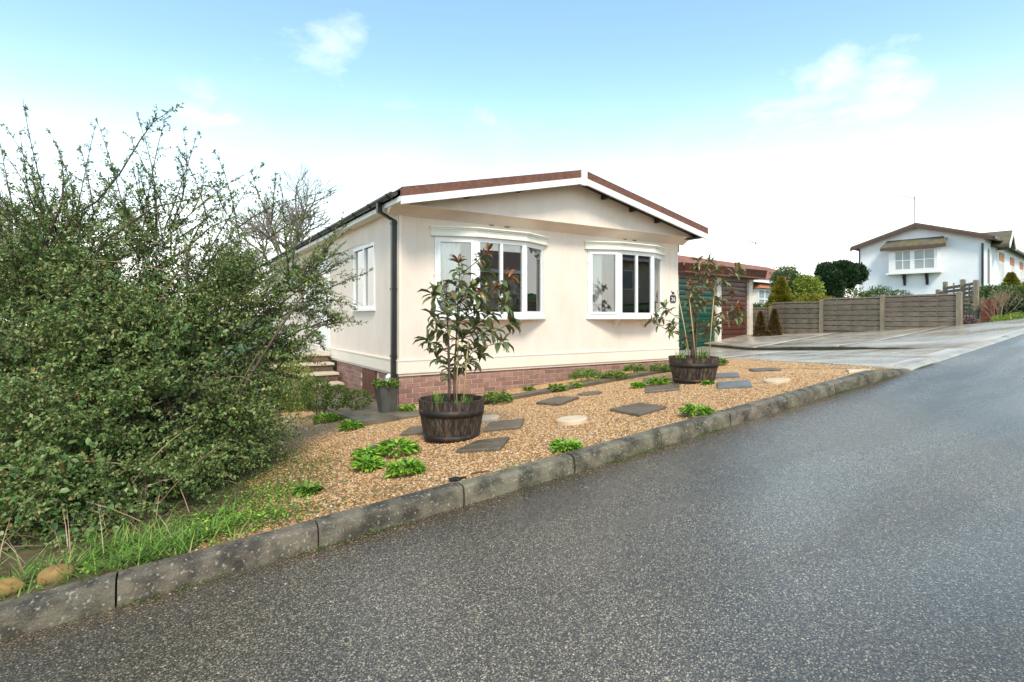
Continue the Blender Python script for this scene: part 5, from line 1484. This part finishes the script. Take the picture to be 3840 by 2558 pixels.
weedfield('gravel_weeds', 'low mossy weeds creeping over the gravel by the big shrub', (-1.0, 1.3), (.14, 3.2), 52000, 'moss',
          lambda u, v: np.clip(bump_(u, v, [(-.2, 1.4, .45, .6, .55), (.3, 1.7, .25, .3, .4), (-.45, .7, .3, .35, .6), (.1, 1.0, .18, .2, .5), (.25, 2.4, .35, .4, .3), (.65, 1.3, .15, .15, .3), (-.2, .35, .25, .15, .6), (.35, .35, .5, .1, .18)]) * (.4 + rng.random(len(u))), 0, 1))
weedfield('bank_weeds', 'bright leafy weeds under the big shrub and beside the kerb', (-2.3, .1), (.14, 1.3), 16000, 'clump',
          lambda u, v: np.clip(bump_(u, v, [(-.55, .55, .35, .25, .55), (-.1, .95, .25, .25, .4), (-1.5, .35, .5, .15, .5), (-.25, .5, .2, .12, .6)]), 0, 1), .028)
weedfield('edge_weeds', 'thin line of weeds along the back of the kerb and drive edge', (-.2, 8.9), (.13, 3.9), 60000, 'moss',
          lambda u, v: np.clip(.16 * np.exp(-(v - .14) / .05) + .55 * np.exp(-np.abs(u - bline(v) + .06) / .04) * (rng.random(len(u)) < .5), 0, 1), .02)
# two ochre rocks on the kerb at far left
for lab, x, y, a, b in (('ochre rock resting behind the kerb, right of the two', -1.17, .26, .085, .055), ('ochre rock resting behind the kerb at the left picture edge', -1.38, .25, .10, .06)):
    n = 20
    V = []
    m = 10
    sd = [random.uniform(.74, 1.14) for _ in range(n)]
    prof = [(.7, -.9), (.96, -.4), (1, .1), (.9, .55), (.62, .85), (.01, .98)]
    mb = MB()
    vs = [(a * r_ * sd[k] * math.cos(6.283 * k / n), b * r_ * sd[(k * 7) % n] * math.sin(6.283 * k / n), .045 * z_ * (1 + .25 * math.sin(k * 1.3))) for r_, z_ in prof for k in range(n)]
    fs = [(i * n + k, i * n + (k + 1) % n, (i + 1) * n + (k + 1) % n, (i + 1) * n + k) for i in range(len(prof) - 1) for k in range(n)]
    o = mb.add(vs, fs + [tuple(reversed(range(n)))]).build('rock', MAT['rock'], None, True, (x, y, gz(x, y) + .03))
    tag(o, lab, 'rock', 'rocks behind the kerb')
# bits lying on the gravel
o = MB().tube([(0, 0, .008), (.06, -.01, .014), (.14, -.05, .012), (.2, -.06, .008)], [.006, .007, .006, .004], 6).build('stick', MAT['bark'], None, False, (1.10, .25, gz(1.1, .25)))
tag(o, 'short dark stick on gravel beside the kerb', 'stick')
o = MB().tube([(0, 0, .008), (.12, .0, .014), (.3, -.03, .012)], [.004, .006, .003], 6).build('stick', MAT['barktree'], None, False, (1.92, .52, gz(1.92, .5)))
tag(o, 'thin broken twig on gravel left of the kerb clump', 'stick')
o = MB().bbox(-.07, .0, -.02, .02, 0, .02, .006).bbox(.002, .05, -.012, .012, 0, .014, .004).build('plastic_clip', MAT['black'], None, False, (.98, .2, gz(.98, .2) + .005))
tag(o, 'small black plastic clip lying behind the kerb', 'plastic piece')

# ================================================================== the big shrub at the left
lob = np.array(SHRUB_LOBES)
shb = thing('cotoneaster_shrub', 'huge untrimmed cotoneaster bush filling the left side by the kerb', 'shrub', (-1.0, 2.5, gz(-1, 2.5)))
SO = np.array([-1.0, 2.5, gz(-1, 2.5)])
wgt = lob[:, 3] ** 2.2
wgt /= wgt.sum()
NS, NB = 3300, 9
li = rng.choice(len(lob), NS, p=wgt)
dr = rdir(NS)
SPo = lob[li, :3] + dr * (lob[li, 3] * rng.uniform(.15, .92, NS) ** .5)[:, None]
q3 = SPo * 2.6
lump = np.sin(q3[:, 0] * 1.3 + 1.1 * np.sin(q3[:, 2] * 1.7)) + np.sin(q3[:, 1] * 1.6 + q3[:, 2] * .9) + np.sin(q3[:, 2] * 2.3 + 1.3 * np.sin(q3[:, 0] * 1.9)) + .6 * np.sin(q3[:, 0] * 4.1 + q3[:, 2] * 3.3)
axis = np.array([-1.0, 2.7, .9])
SAx = norm(norm(SPo - axis) * .8 + dr * .45 + np.array([0, 0, .12]) + rng.normal(0, .4, (NS, 3)))
ok = rng.random(NS) < np.clip(.75 + .40 * lump, .15, 1)
SPo, SAx, lrad = SPo[ok], SAx[ok], lob[li[ok], 3]
NS = len(SPo)
SLn = rng.uniform(.26, .62, NS) * np.clip(lrad / .5, .4, 1)
SPo = SPo - SAx * (SLn * .45)[:, None]
# every spray is a bowed axis with side twigs lying in one plane
tq = np.linspace(.12, 1, NB)[None, :] + rng.normal(0, .03, (NS, NB))
sag = np.array([0, 0, -1.]) * rng.uniform(-.10, .22, (NS, 1))
P = SPo[:, None, :] + SAx[:, None, :] * (SLn[:, None] * tq)[..., None] + sag[:, None, :] * (SLn[:, None] * tq ** 2)[..., None]
sd_ = norm(np.cross(SAx, np.array([0, 0, 1.]) + rng.normal(0, .45, (NS, 3))))
sgn = np.where(np.arange(NB) % 2 == 0, 1., -1.)
TD = SAx[:, None, :] * .75 + sd_[:, None, :] * sgn[None, :, None] * .75 + rng.normal(0, .22, (NS, NB, 3))
TD[:, -1, :] = SAx + rng.normal(0, .1, (NS, 3))
TL = (SLn[:, None] * .42 * (1.15 - .6 * tq)) * rng.uniform(.7, 1.3, (NS, NB))
axP, axD, axL = SPo - SO, SAx, SLn
P, TD, TL = P.reshape(-1, 3), norm(TD.reshape(-1, 3)), np.clip(TL.reshape(-1), .05, .3)
gl = zg(P[:, 0], P[:, 1])
ok = (P[:, 2] > gl + .04) & (P[:, 1] > .35) & ((P[:, 0] < .95) | (P[:, 2] > .5))
P, TD, TL = P[ok], TD[ok], TL[ok]
# long shoots carry short side twigs too
SP, SD_, SL = [], [], []
wood = MB()
SHOOTS2 = []
for k in range(95):
    lb = SHRUB_LOBES[random.choice((0, 1, 5, 6, 14, 15, 16, 14, 15, 16, 14, 0, 16))]
    d0 = Vector((random.gauss(0, .5), random.gauss(-.2, .4), random.uniform(.5, 1.2))).normalized()
    a = Vector(lb[:3]) + d0 * lb[3] * .7
    ln_ = random.uniform(.4, 1.15)
    b_ = a + d0 * ln_ * .5
    c = b_ + (d0 + Vector((random.gauss(0, .3), random.gauss(0, .3), random.uniform(-.5, .2)))).normalized() * ln_ * .5
    SHOOTS2.append((a, b_, c))
for s in list(SHOOTS) + SHOOTS2:
    a, b, c = [Vector(q) for q in s]
    pts = [a.lerp(b, t).lerp(b.lerp(c, t), t) for t in np.linspace(0, 1, 11)]
    wood.tube([p - Vector(SO) for p in pts], list(np.linspace(.007, .0015, 11)), 5)
    for k in range(1, 11):
        for _ in range(2):
            ax = (pts[k] - pts[k - 1]).normalized()
            d = (ax * .8 + Vector(rng.normal(0, .55, 3))).normalized()
            SP.append(pts[k - 1].lerp(pts[k], random.random()))
            SD_.append(d)
            SL.append(random.uniform(.06, .2) * (1.2 - k / 11))
for bgh in BOUGHS:
    for p, q in zip(bgh[1:], bgh[2:]):
        p, q = Vector(p), Vector(q)
        for _ in range(7):
            SP.append(p.lerp(q, random.random()))
            SD_.append(((q - p).normalized() * .7 + Vector(rng.normal(0, .6, 3))).normalized())
            SL.append(random.uniform(.06, .2))
P = np.concatenate([P, np.array(SP)])
TD = np.concatenate([TD, np.array(SD_)])
TL = np.concatenate([TL, np.array(SL)])
for bgh in BOUGHS:
    wood.tube([Vector(p) - Vector(SO) for p in bgh], list(np.linspace(.013, .002, len(bgh))), 6)
# stems rising from the base into each lobe
for lb in SHRUB_LOBES:
    for k in range(2):
        a = Vector((random.uniform(-1.7, -.3), random.uniform(1.9, 3.2), 0)) - Vector((SO[0], SO[1], 0))
        a.z = gz(a.x + SO[0], a.y + SO[1]) - SO[2] - .03
        c = Vector(lb[:3]) + Vector(rng.normal(0, .4, 3)) * lb[3] - Vector(SO)
        m = a.lerp(c, .45) + Vector((random.gauss(0, .25), random.gauss(0, .25), random.uniform(.1, .7)))
        pts = [a.lerp(m, t).lerp(m.lerp(c, t), t) for t in np.linspace(0, 1, 7)]
        wood.tube(pts, list(np.linspace(.018, .004, 7)), 5)
wood.build('branches', MAT['bark'], shb, True)
# twigs as slim triangles
tw = ([(0, .5, 0), (0, -.5, .0), (0, 0, .8), (1, 0, 0)], [(0, 1, 3), (1, 2, 3), (2, 0, 3)])
V, F = scatter(*tw, P - SO, TD, rdir(len(P)), TL, .003, .003)
link('twigs', npmesh('twigs', V, F, MAT['bark']), shb)
V, F = scatter(*tw, axP, axD, rdir(len(axP)), axL, .006, .006)
link('spray_stems', npmesh('spray_stems', V, F, MAT['bark']), shb)
K = 13
tt = np.tile(np.linspace(.06, 1, K), (len(P), 1)) + rng.normal(0, .03, (len(P), K))
LP = (P[:, None, :] + TD[:, None, :] * (TL[:, None] * tt)[..., None]).reshape(-1, 3)
TDr = np.repeat(TD, K, 0)
side = norm(np.cross(TDr, rng.normal(size=TDr.shape)))
LD = norm(TDr * .55 + side)
LN = norm(np.array([.05, -.25, .9]) + rng.normal(0, .5, LD.shape))
ll = np.repeat(np.clip(TL / .14, .6, 1.05), K) * rng.uniform(.020, .040, len(LP))
V, F = scatter(*LEAF2, LP - SO, LD, LN, ll, ll * .58, ll)
stuff(link('foliage', npmesh('foliage', V, F, MAT['shrubleaf']), shb))
# bramble leaves and bare arching stems mixed into the lower left of the bush
nb_ = 2600
k = rng.choice([0, 2, 3, 4, 11, 13, 17, 18, 19, 25], nb_)
dd = rdir(nb_)
dd[:, 1] = -np.abs(dd[:, 1])
Pb = lob[k, :3] + dd * (lob[k, 3] * rng.uniform(.85, 1.1, nb_))[:, None]
kk = (Pb[:, 2] > zg(Pb[:, 0], Pb[:, 1]) + .05) & (np.sin(Pb[:, 0] * 5 + 2 * np.sin(Pb[:, 2] * 4)) > .1)
Pb, dd = Pb[kk], dd[kk]
lb_ = rng.uniform(.032, .062, len(Pb))
V, F = scatter(*LEAF6, Pb - SO, norm(dd + rng.normal(0, .6, Pb.shape)), norm(np.array([0, -.5, .8]) + rng.normal(0, .4, Pb.shape)), lb_, lb_ * .7, lb_)
stuff(link('bramble_leaves', npmesh('bramble_leaves', V, F, MAT['bramble'], True), shb))
arc = MB()
for k in range(60):
    lb = SHRUB_LOBES[random.choice((0, 1, 2, 3, 4, 7, 11, 13, 17, 18, 19))]
    d0 = Vector((random.gauss(0, .8), random.uniform(-1, -.4), random.gauss(0, .5))).normalized()
    a = Vector(lb[:3]) + d0 * lb[3] * .8 - Vector(SO)
    d1 = Vector((random.gauss(0, 1), random.gauss(-.3, .4), random.gauss(.1, .6))).normalized()
    ln_ = random.uniform(.25, .7)
    m_ = a + d1 * ln_ * .5 + Vector((0, -.08, random.uniform(.02, .12)))
    c = a + d1 * ln_ + Vector((0, 0, -.08))
    arc.tube([a.lerp(m_, t).lerp(m_.lerp(c, t), t) for t in np.linspace(0, 1, 6)], [.0035, .0035, .003, .003, .0025, .0015], 4)
stuff(arc.build('bare_stems', MAT['drytwig'], shb))
# sprigs of a small bush by the path
def blob_shrub(name, label, x, y, z, blobs, n, ll, mat, cat='shrub', group=None, wd=.5, upright=0., trunk=None, leaf=LEAF2, ratio=1.0, fill=.4):
    """blobs: (dx,dy,dz,rx,ry,rz)"""
    o = thing(name, label, cat, (x, y, z), 0, group)
    B = np.array(blobs, float)
    wg = B[:, 3] * B[:, 4] + B[:, 3] * B[:, 5]
    wg /= wg.sum()
    k = rng.choice(len(B), n, p=wg)
    d = rdir(n)
    # lumpy surface: clumps
    lump = 1 + .24 * np.sin(d[:, 0] * 9 + k) * np.sin(d[:, 1] * 8 + 2 * k) * np.sin(d[:, 2] * 10)
    P = B[k, :3] + d * B[k, 3:6] * (rng.uniform(fill, 1, n) ** .5 * lump)[:, None]
    D = norm(d + np.array([0, 0, upright]) + rng.normal(0, .45, (n, 3)))
    L_ = ll * rng.uniform(.6, 1.3, n)
    kk = P[:, 2] > -.02
    V, F = scatter(*leaf, P[kk], D[kk], norm(rng.normal(size=(kk.sum(), 3)) + d[kk]), L_[kk], L_[kk] * wd, L_[kk])
    link('crown', npmesh('crown', V, F, MAT[mat]), o)
    st = MB()
    if trunk:
        st.tube([(0, 0, -.1), (trunk[0] * .4, trunk[1] * .4, trunk[2] * .55), (trunk[0], trunk[1], trunk[2])], [trunk[3], trunk[3] * .8, trunk[3] * .5], 8)
    for b in blobs:
        st.tube([(0, 0, -.05), (b[0] * .5, b[1] * .5, max(b[2] * .5, .02)), (b[0], b[1], b[2] + b[5] * .4)], [.012 + .004 * b[3], .01, .005], 5)
    st.build('stems', MAT['bark'], o)
    return o
blob_shrub('golden_shrub', 'bright lime green bush half hidden in front of the steps', .95, 6.2, gz(.95, 6.2), [(0, 0, .45, .38, .35, .38), (.1, -.1, .25, .3, .3, .25)], 5200, .035, 'lime', group=None)
blob_shrub('small_shrub', 'small green shrub in front of path beside the zinc planter', 1.05, 4.75, gz(1.05, 4.75), [(0, 0, .34, .22, .2, .24), (.25, -.1, .30, .2, .15, .16), (.5, -.25, .26, .2, .15, .13)], 3600, .035, 'moss')

# ================================================================== plants beyond the drive
def cone_conifer(name, label, x, y, h, r, mat, n, ll, group=None):
    z = sz(x, y) - .06
    o = thing(name, label, 'conifer', (x, y, z), 0, group)
    t = rng.random(n) ** .75
    a = rng.uniform(0, 6.283, n)
    tier = 1 + .10 * np.sin(t * 42) + .08 * np.sin(a * 5 + t * 20)
    rr = r * (1 - t) ** .8 * tier * rng.uniform(.7, 1.02, n)
    P = np.stack([rr * np.cos(a), rr * np.sin(a), t * h], -1)
    D = norm(np.stack([np.cos(a), np.sin(a), .55 + 0 * a], -1) + rng.normal(0, .3, (n, 3)))
    L_ = ll * rng.uniform(.6, 1.3, n)
    V, F = scatter(*LEAF2, P, D, rdir(n), L_, L_ * .4, L_)
    link('crown', npmesh('crown', V, F, MAT[mat]), o)
    MB().tube([(0, 0, -.1), (0, 0, h * .9)], [.05, .01], 6).build('trunk', MAT['bark'], o)
cone_conifer('golden_conifer', 'golden cone shaped conifer rising behind the fence near the brown garage', 20.3, 9.6, 2.15, .85, 'golden', 17000, .10)
cone_conifer('bronze_conifer', 'bronze tinged dwarf conifer before the fence, left of the pair', 16.45, 8.0, 1.02, .24, 'browncon', 4500, .07, 'pair of dwarf conifers before the fence')
cone_conifer('bronze_conifer', 'bronze tinged dwarf conifer before the fence, right of the pair', 16.62, 7.6, 1.08, .26, 'browncon', 4800, .07, 'pair of dwarf conifers before the fence')
cone_conifer('golden_conifer', 'golden cone conifer against the white house side windows', 30.8, 5.3, 1.35, .55, 'golden', 6000, .11)
def topiary():
    x, y = 24.3, 9.4
    z = sz(x, y)
    blob_shrub('topiary_conifer', 'dark green wedge clipped conifer leaning towards the white house', x, y, z, [(-.32, .22, 1.05, .55, .5, .8), (-.28, .18, 1.7, .65, .55, .65), (.3, -.2, 1.95, .62, .5, .5), (.68, -.42, 2.05, .42, .42, .42), (-.42, .3, 2.15, .38, .35, .38), (.2, -.1, 2.3, .5, .4, .3)], 26000, .13, 'yew', 'conifer', None, .4, .8, (-.1, .1, 1.5, .12))
topiary()
def S_(name, label, x, y, blobs, n, ll, mat, **k):
    return blob_shrub(name, label, x, y, sz(x, y) - .03, blobs, n, ll, mat, **k)
S_('golden_shrub', 'rounded yellow green bush behind the fence post', 20.2, 8.3, [(0, 0, .95, .62, .6, .45), (.55, -.25, .95, .45, .4, .36)], 9000, .07, 'golden')
S_('lime_shrub', 'feathery yellow lime shrub beside the dark clipped conifer', 22.6, 9.7, [(0, 0, 1.3, .55, .5, .85), (-.2, .2, 1.75, .3, .3, .4)], 5000, .10, 'lime', upright=-.3)
S_('evergreen_shrub', 'grey green shrub behind the golden cone conifer', 23.3, 11.2, [(0, 0, 1.9, .65, .6, .75), (.5, -.3, 1.4, .6, .5, .8)], 9000, .09, 'midgreen')
S_('evergreen_shrub', 'pale olive hedge between clipped conifer and the white house', 26.5, 9.9, [(0, 0, .7, .8, .6, .75), (1.1, -.5, .7, .8, .6, .6)], 5000, .09, 'moss')
S_('evergreen_shrub', 'low leafy plant behind the fence beside the brown garage', 19.0, 9.9, [(0, 0, .75, .6, .3, .45)], 2500, .08, 'midgreen')
S_('evergreen_shrub', 'loose green shrub against the white house foot', 27.3, 9.0, [(0, 0, .75, .6, .6, .6), (1.2, -.3, .7, .6, .5, .5)], 2500, .09, 'midgreen')
S_('evergreen_shrub', 'dark green bush at the corner of the white house', 27.7, 5.0, [(0, 0, .45, .9, .7, .5), (1.4, -.2, .5, .8, .7, .5)], 9000, .10, 'midgreen')
S_('evergreen_shrub', 'dark spreading bush in the right hand garden', 25.6, 3.7, [(0, 0, .4, 1.2, .8, .5), (1.6, -.3, .4, 1.1, .8, .45)], 9000, .09, 'midgreen')
S_('evergreen_shrub', 'low dark clipped mound nearest the right hand grass', 22.4, 3.0, [(0, 0, .22, .55, .42, .36), (.7, 0, .24, .5, .42, .33)], 7000, .06, 'yew')
S_('golden_shrub', 'yellow leaved bush at the right picture edge', 27.5, 3.6, [(0, 0, .75, .8, .5, .3)], 3500, .09, 'golden')
S_('heather', 'pinkish heather at the end of the slatted fence', 18.3, 2.95, [(0, 0, .10, .35, .3, .24)], 3200, .05, 'heath')
S_('heather', 'brown pink heather mound at the right picture edge', 24.2, 2.5, [(0, 0, .2, .7, .4, .3)], 3200, .05, 'heath')
S_('ground_cover', 'yellow green creeping cover at the road edge beside the drive', 18.55, 2.05, [(0, 0, .05, .6, .35, .16), (.9, 0, .08, .6, .35, .2), (-.5, -.1, .0, .4, .3, .12)], 9000, .05, 'lime')
# twiggy bare bush
tb = MB()
zt0 = sz(20.3, 2.9)
def twig(p, d, l, r, dep):
    q = p + d * l
    tb.tube([p, q], [r, r * .7], 4, False)
    if dep:
        for _ in range(3):
            twig(p.lerp(q, random.uniform(.6, 1)), (d + Vector(rng.normal(0, .42, 3)) + Vector((0, 0, .15))).normalized(), l * random.uniform(.55, .85), r * .65, dep - 1)
for k in range(7):
    twig(Vector((random.uniform(-.15, .15), random.uniform(-.15, .15), -.05)), Vector((random.uniform(-.7, .7), random.uniform(-.7, .7), 1)).normalized(), .42, .014, 4)
o = tb.build('twiggy_bush', MAT['drytwig'], None, False, (20.3, 2.75, zt0))
tag(o, 'leafless pale twiggy bush in front of the red brick pier', 'shrub')
n = 9000
u_ = rng.uniform(18.0, 34, n)
v_ = rng.uniform(.2, 3.2, n)
P = np.stack([u_, v_, zs(u_, v_) - .09], -1)
b = rng.uniform(0, 6.283, n)
bl = ([(0, -.5, 0), (0, .5, 0), (.5, .4, .06), (.5, -.4, .06), (1, 0, .3)], [(0, 1, 2), (0, 2, 3), (3, 2, 4)])
D = np.stack([np.cos(b) * .6, np.sin(b) * .6, np.ones(n)], -1)
V, F = scatter(*bl, P, D, rdir(n), .13, .02, -.1)
stuff(link('verge_grass', npmesh('verge_grass', V, F, MAT['grass'])), 'short bright grass verge at the right beside the road', 'grass')

# ================================================================== bare trees behind
def bare_tree(label, x, y, z, h, spread, seed, depth=6, r0=.13, lean=(0, 0)):
    random.seed(seed)
    mb = MB()
    def br(p, d, l, r, dep):
        pts = [p]
        for k in range(3):
            d = (d + Vector((random.gauss(0, .16), random.gauss(0, .16), random.gauss(.03, .12)))).normalized()
            pts.append(pts[-1] + d * l / 3)
        mb.tube(pts, list(np.linspace(r, r * .66, 4)), 5 if dep > 3 else 3, False)
        if dep == 0:
            return
        nb = 2 if dep > depth - 1 else 3
        for k in range(nb):
            ax = Vector((random.gauss(0, 1), random.gauss(0, 1), random.gauss(0, .45)))
            ax = (ax - d * ax.dot(d)).normalized()
            dd = (d + ax * random.uniform(.35, spread) + Vector((0, 0, .12))).normalized()
            br(pts[-1] if k < 2 else pts[-2], dd, l * random.uniform(.62, .86), r * random.uniform(.60, .72), dep - 1)
    o = thing('bare_tree', label, 'tree', (x, y, z), 0, 'leafless trees behind the home')
    br(Vector((0, 0, -.2)), Vector((lean[0], lean[1], 1)).normalized(), h * .3, r0, depth)
    mb.build('branches', MAT['barktree'], o)
bare_tree('leafless tree with forked trunk rising behind the cream home', 3.3, 19.5, -.6, 6.9, 1.0, 11, 7, .17)
bare_tree('dense leafless tree behind the top left of the big shrub', -3.4, 14.0, -.6, 5.6, .95, 5, 7, .13)
bare_tree('leafless tree crown at the left picture edge behind the shrub', -5.4, 13.0, -.6, 5.4, .95, 8, 7, .13)
bare_tree('small leafless tree just left of the home roof edge', 1.2, 21.5, -.6, 6.2, 1.0, 21, 7, .12)
for x, y, s in ((-6, 24, 3), (9, 30, 4)):
    pass
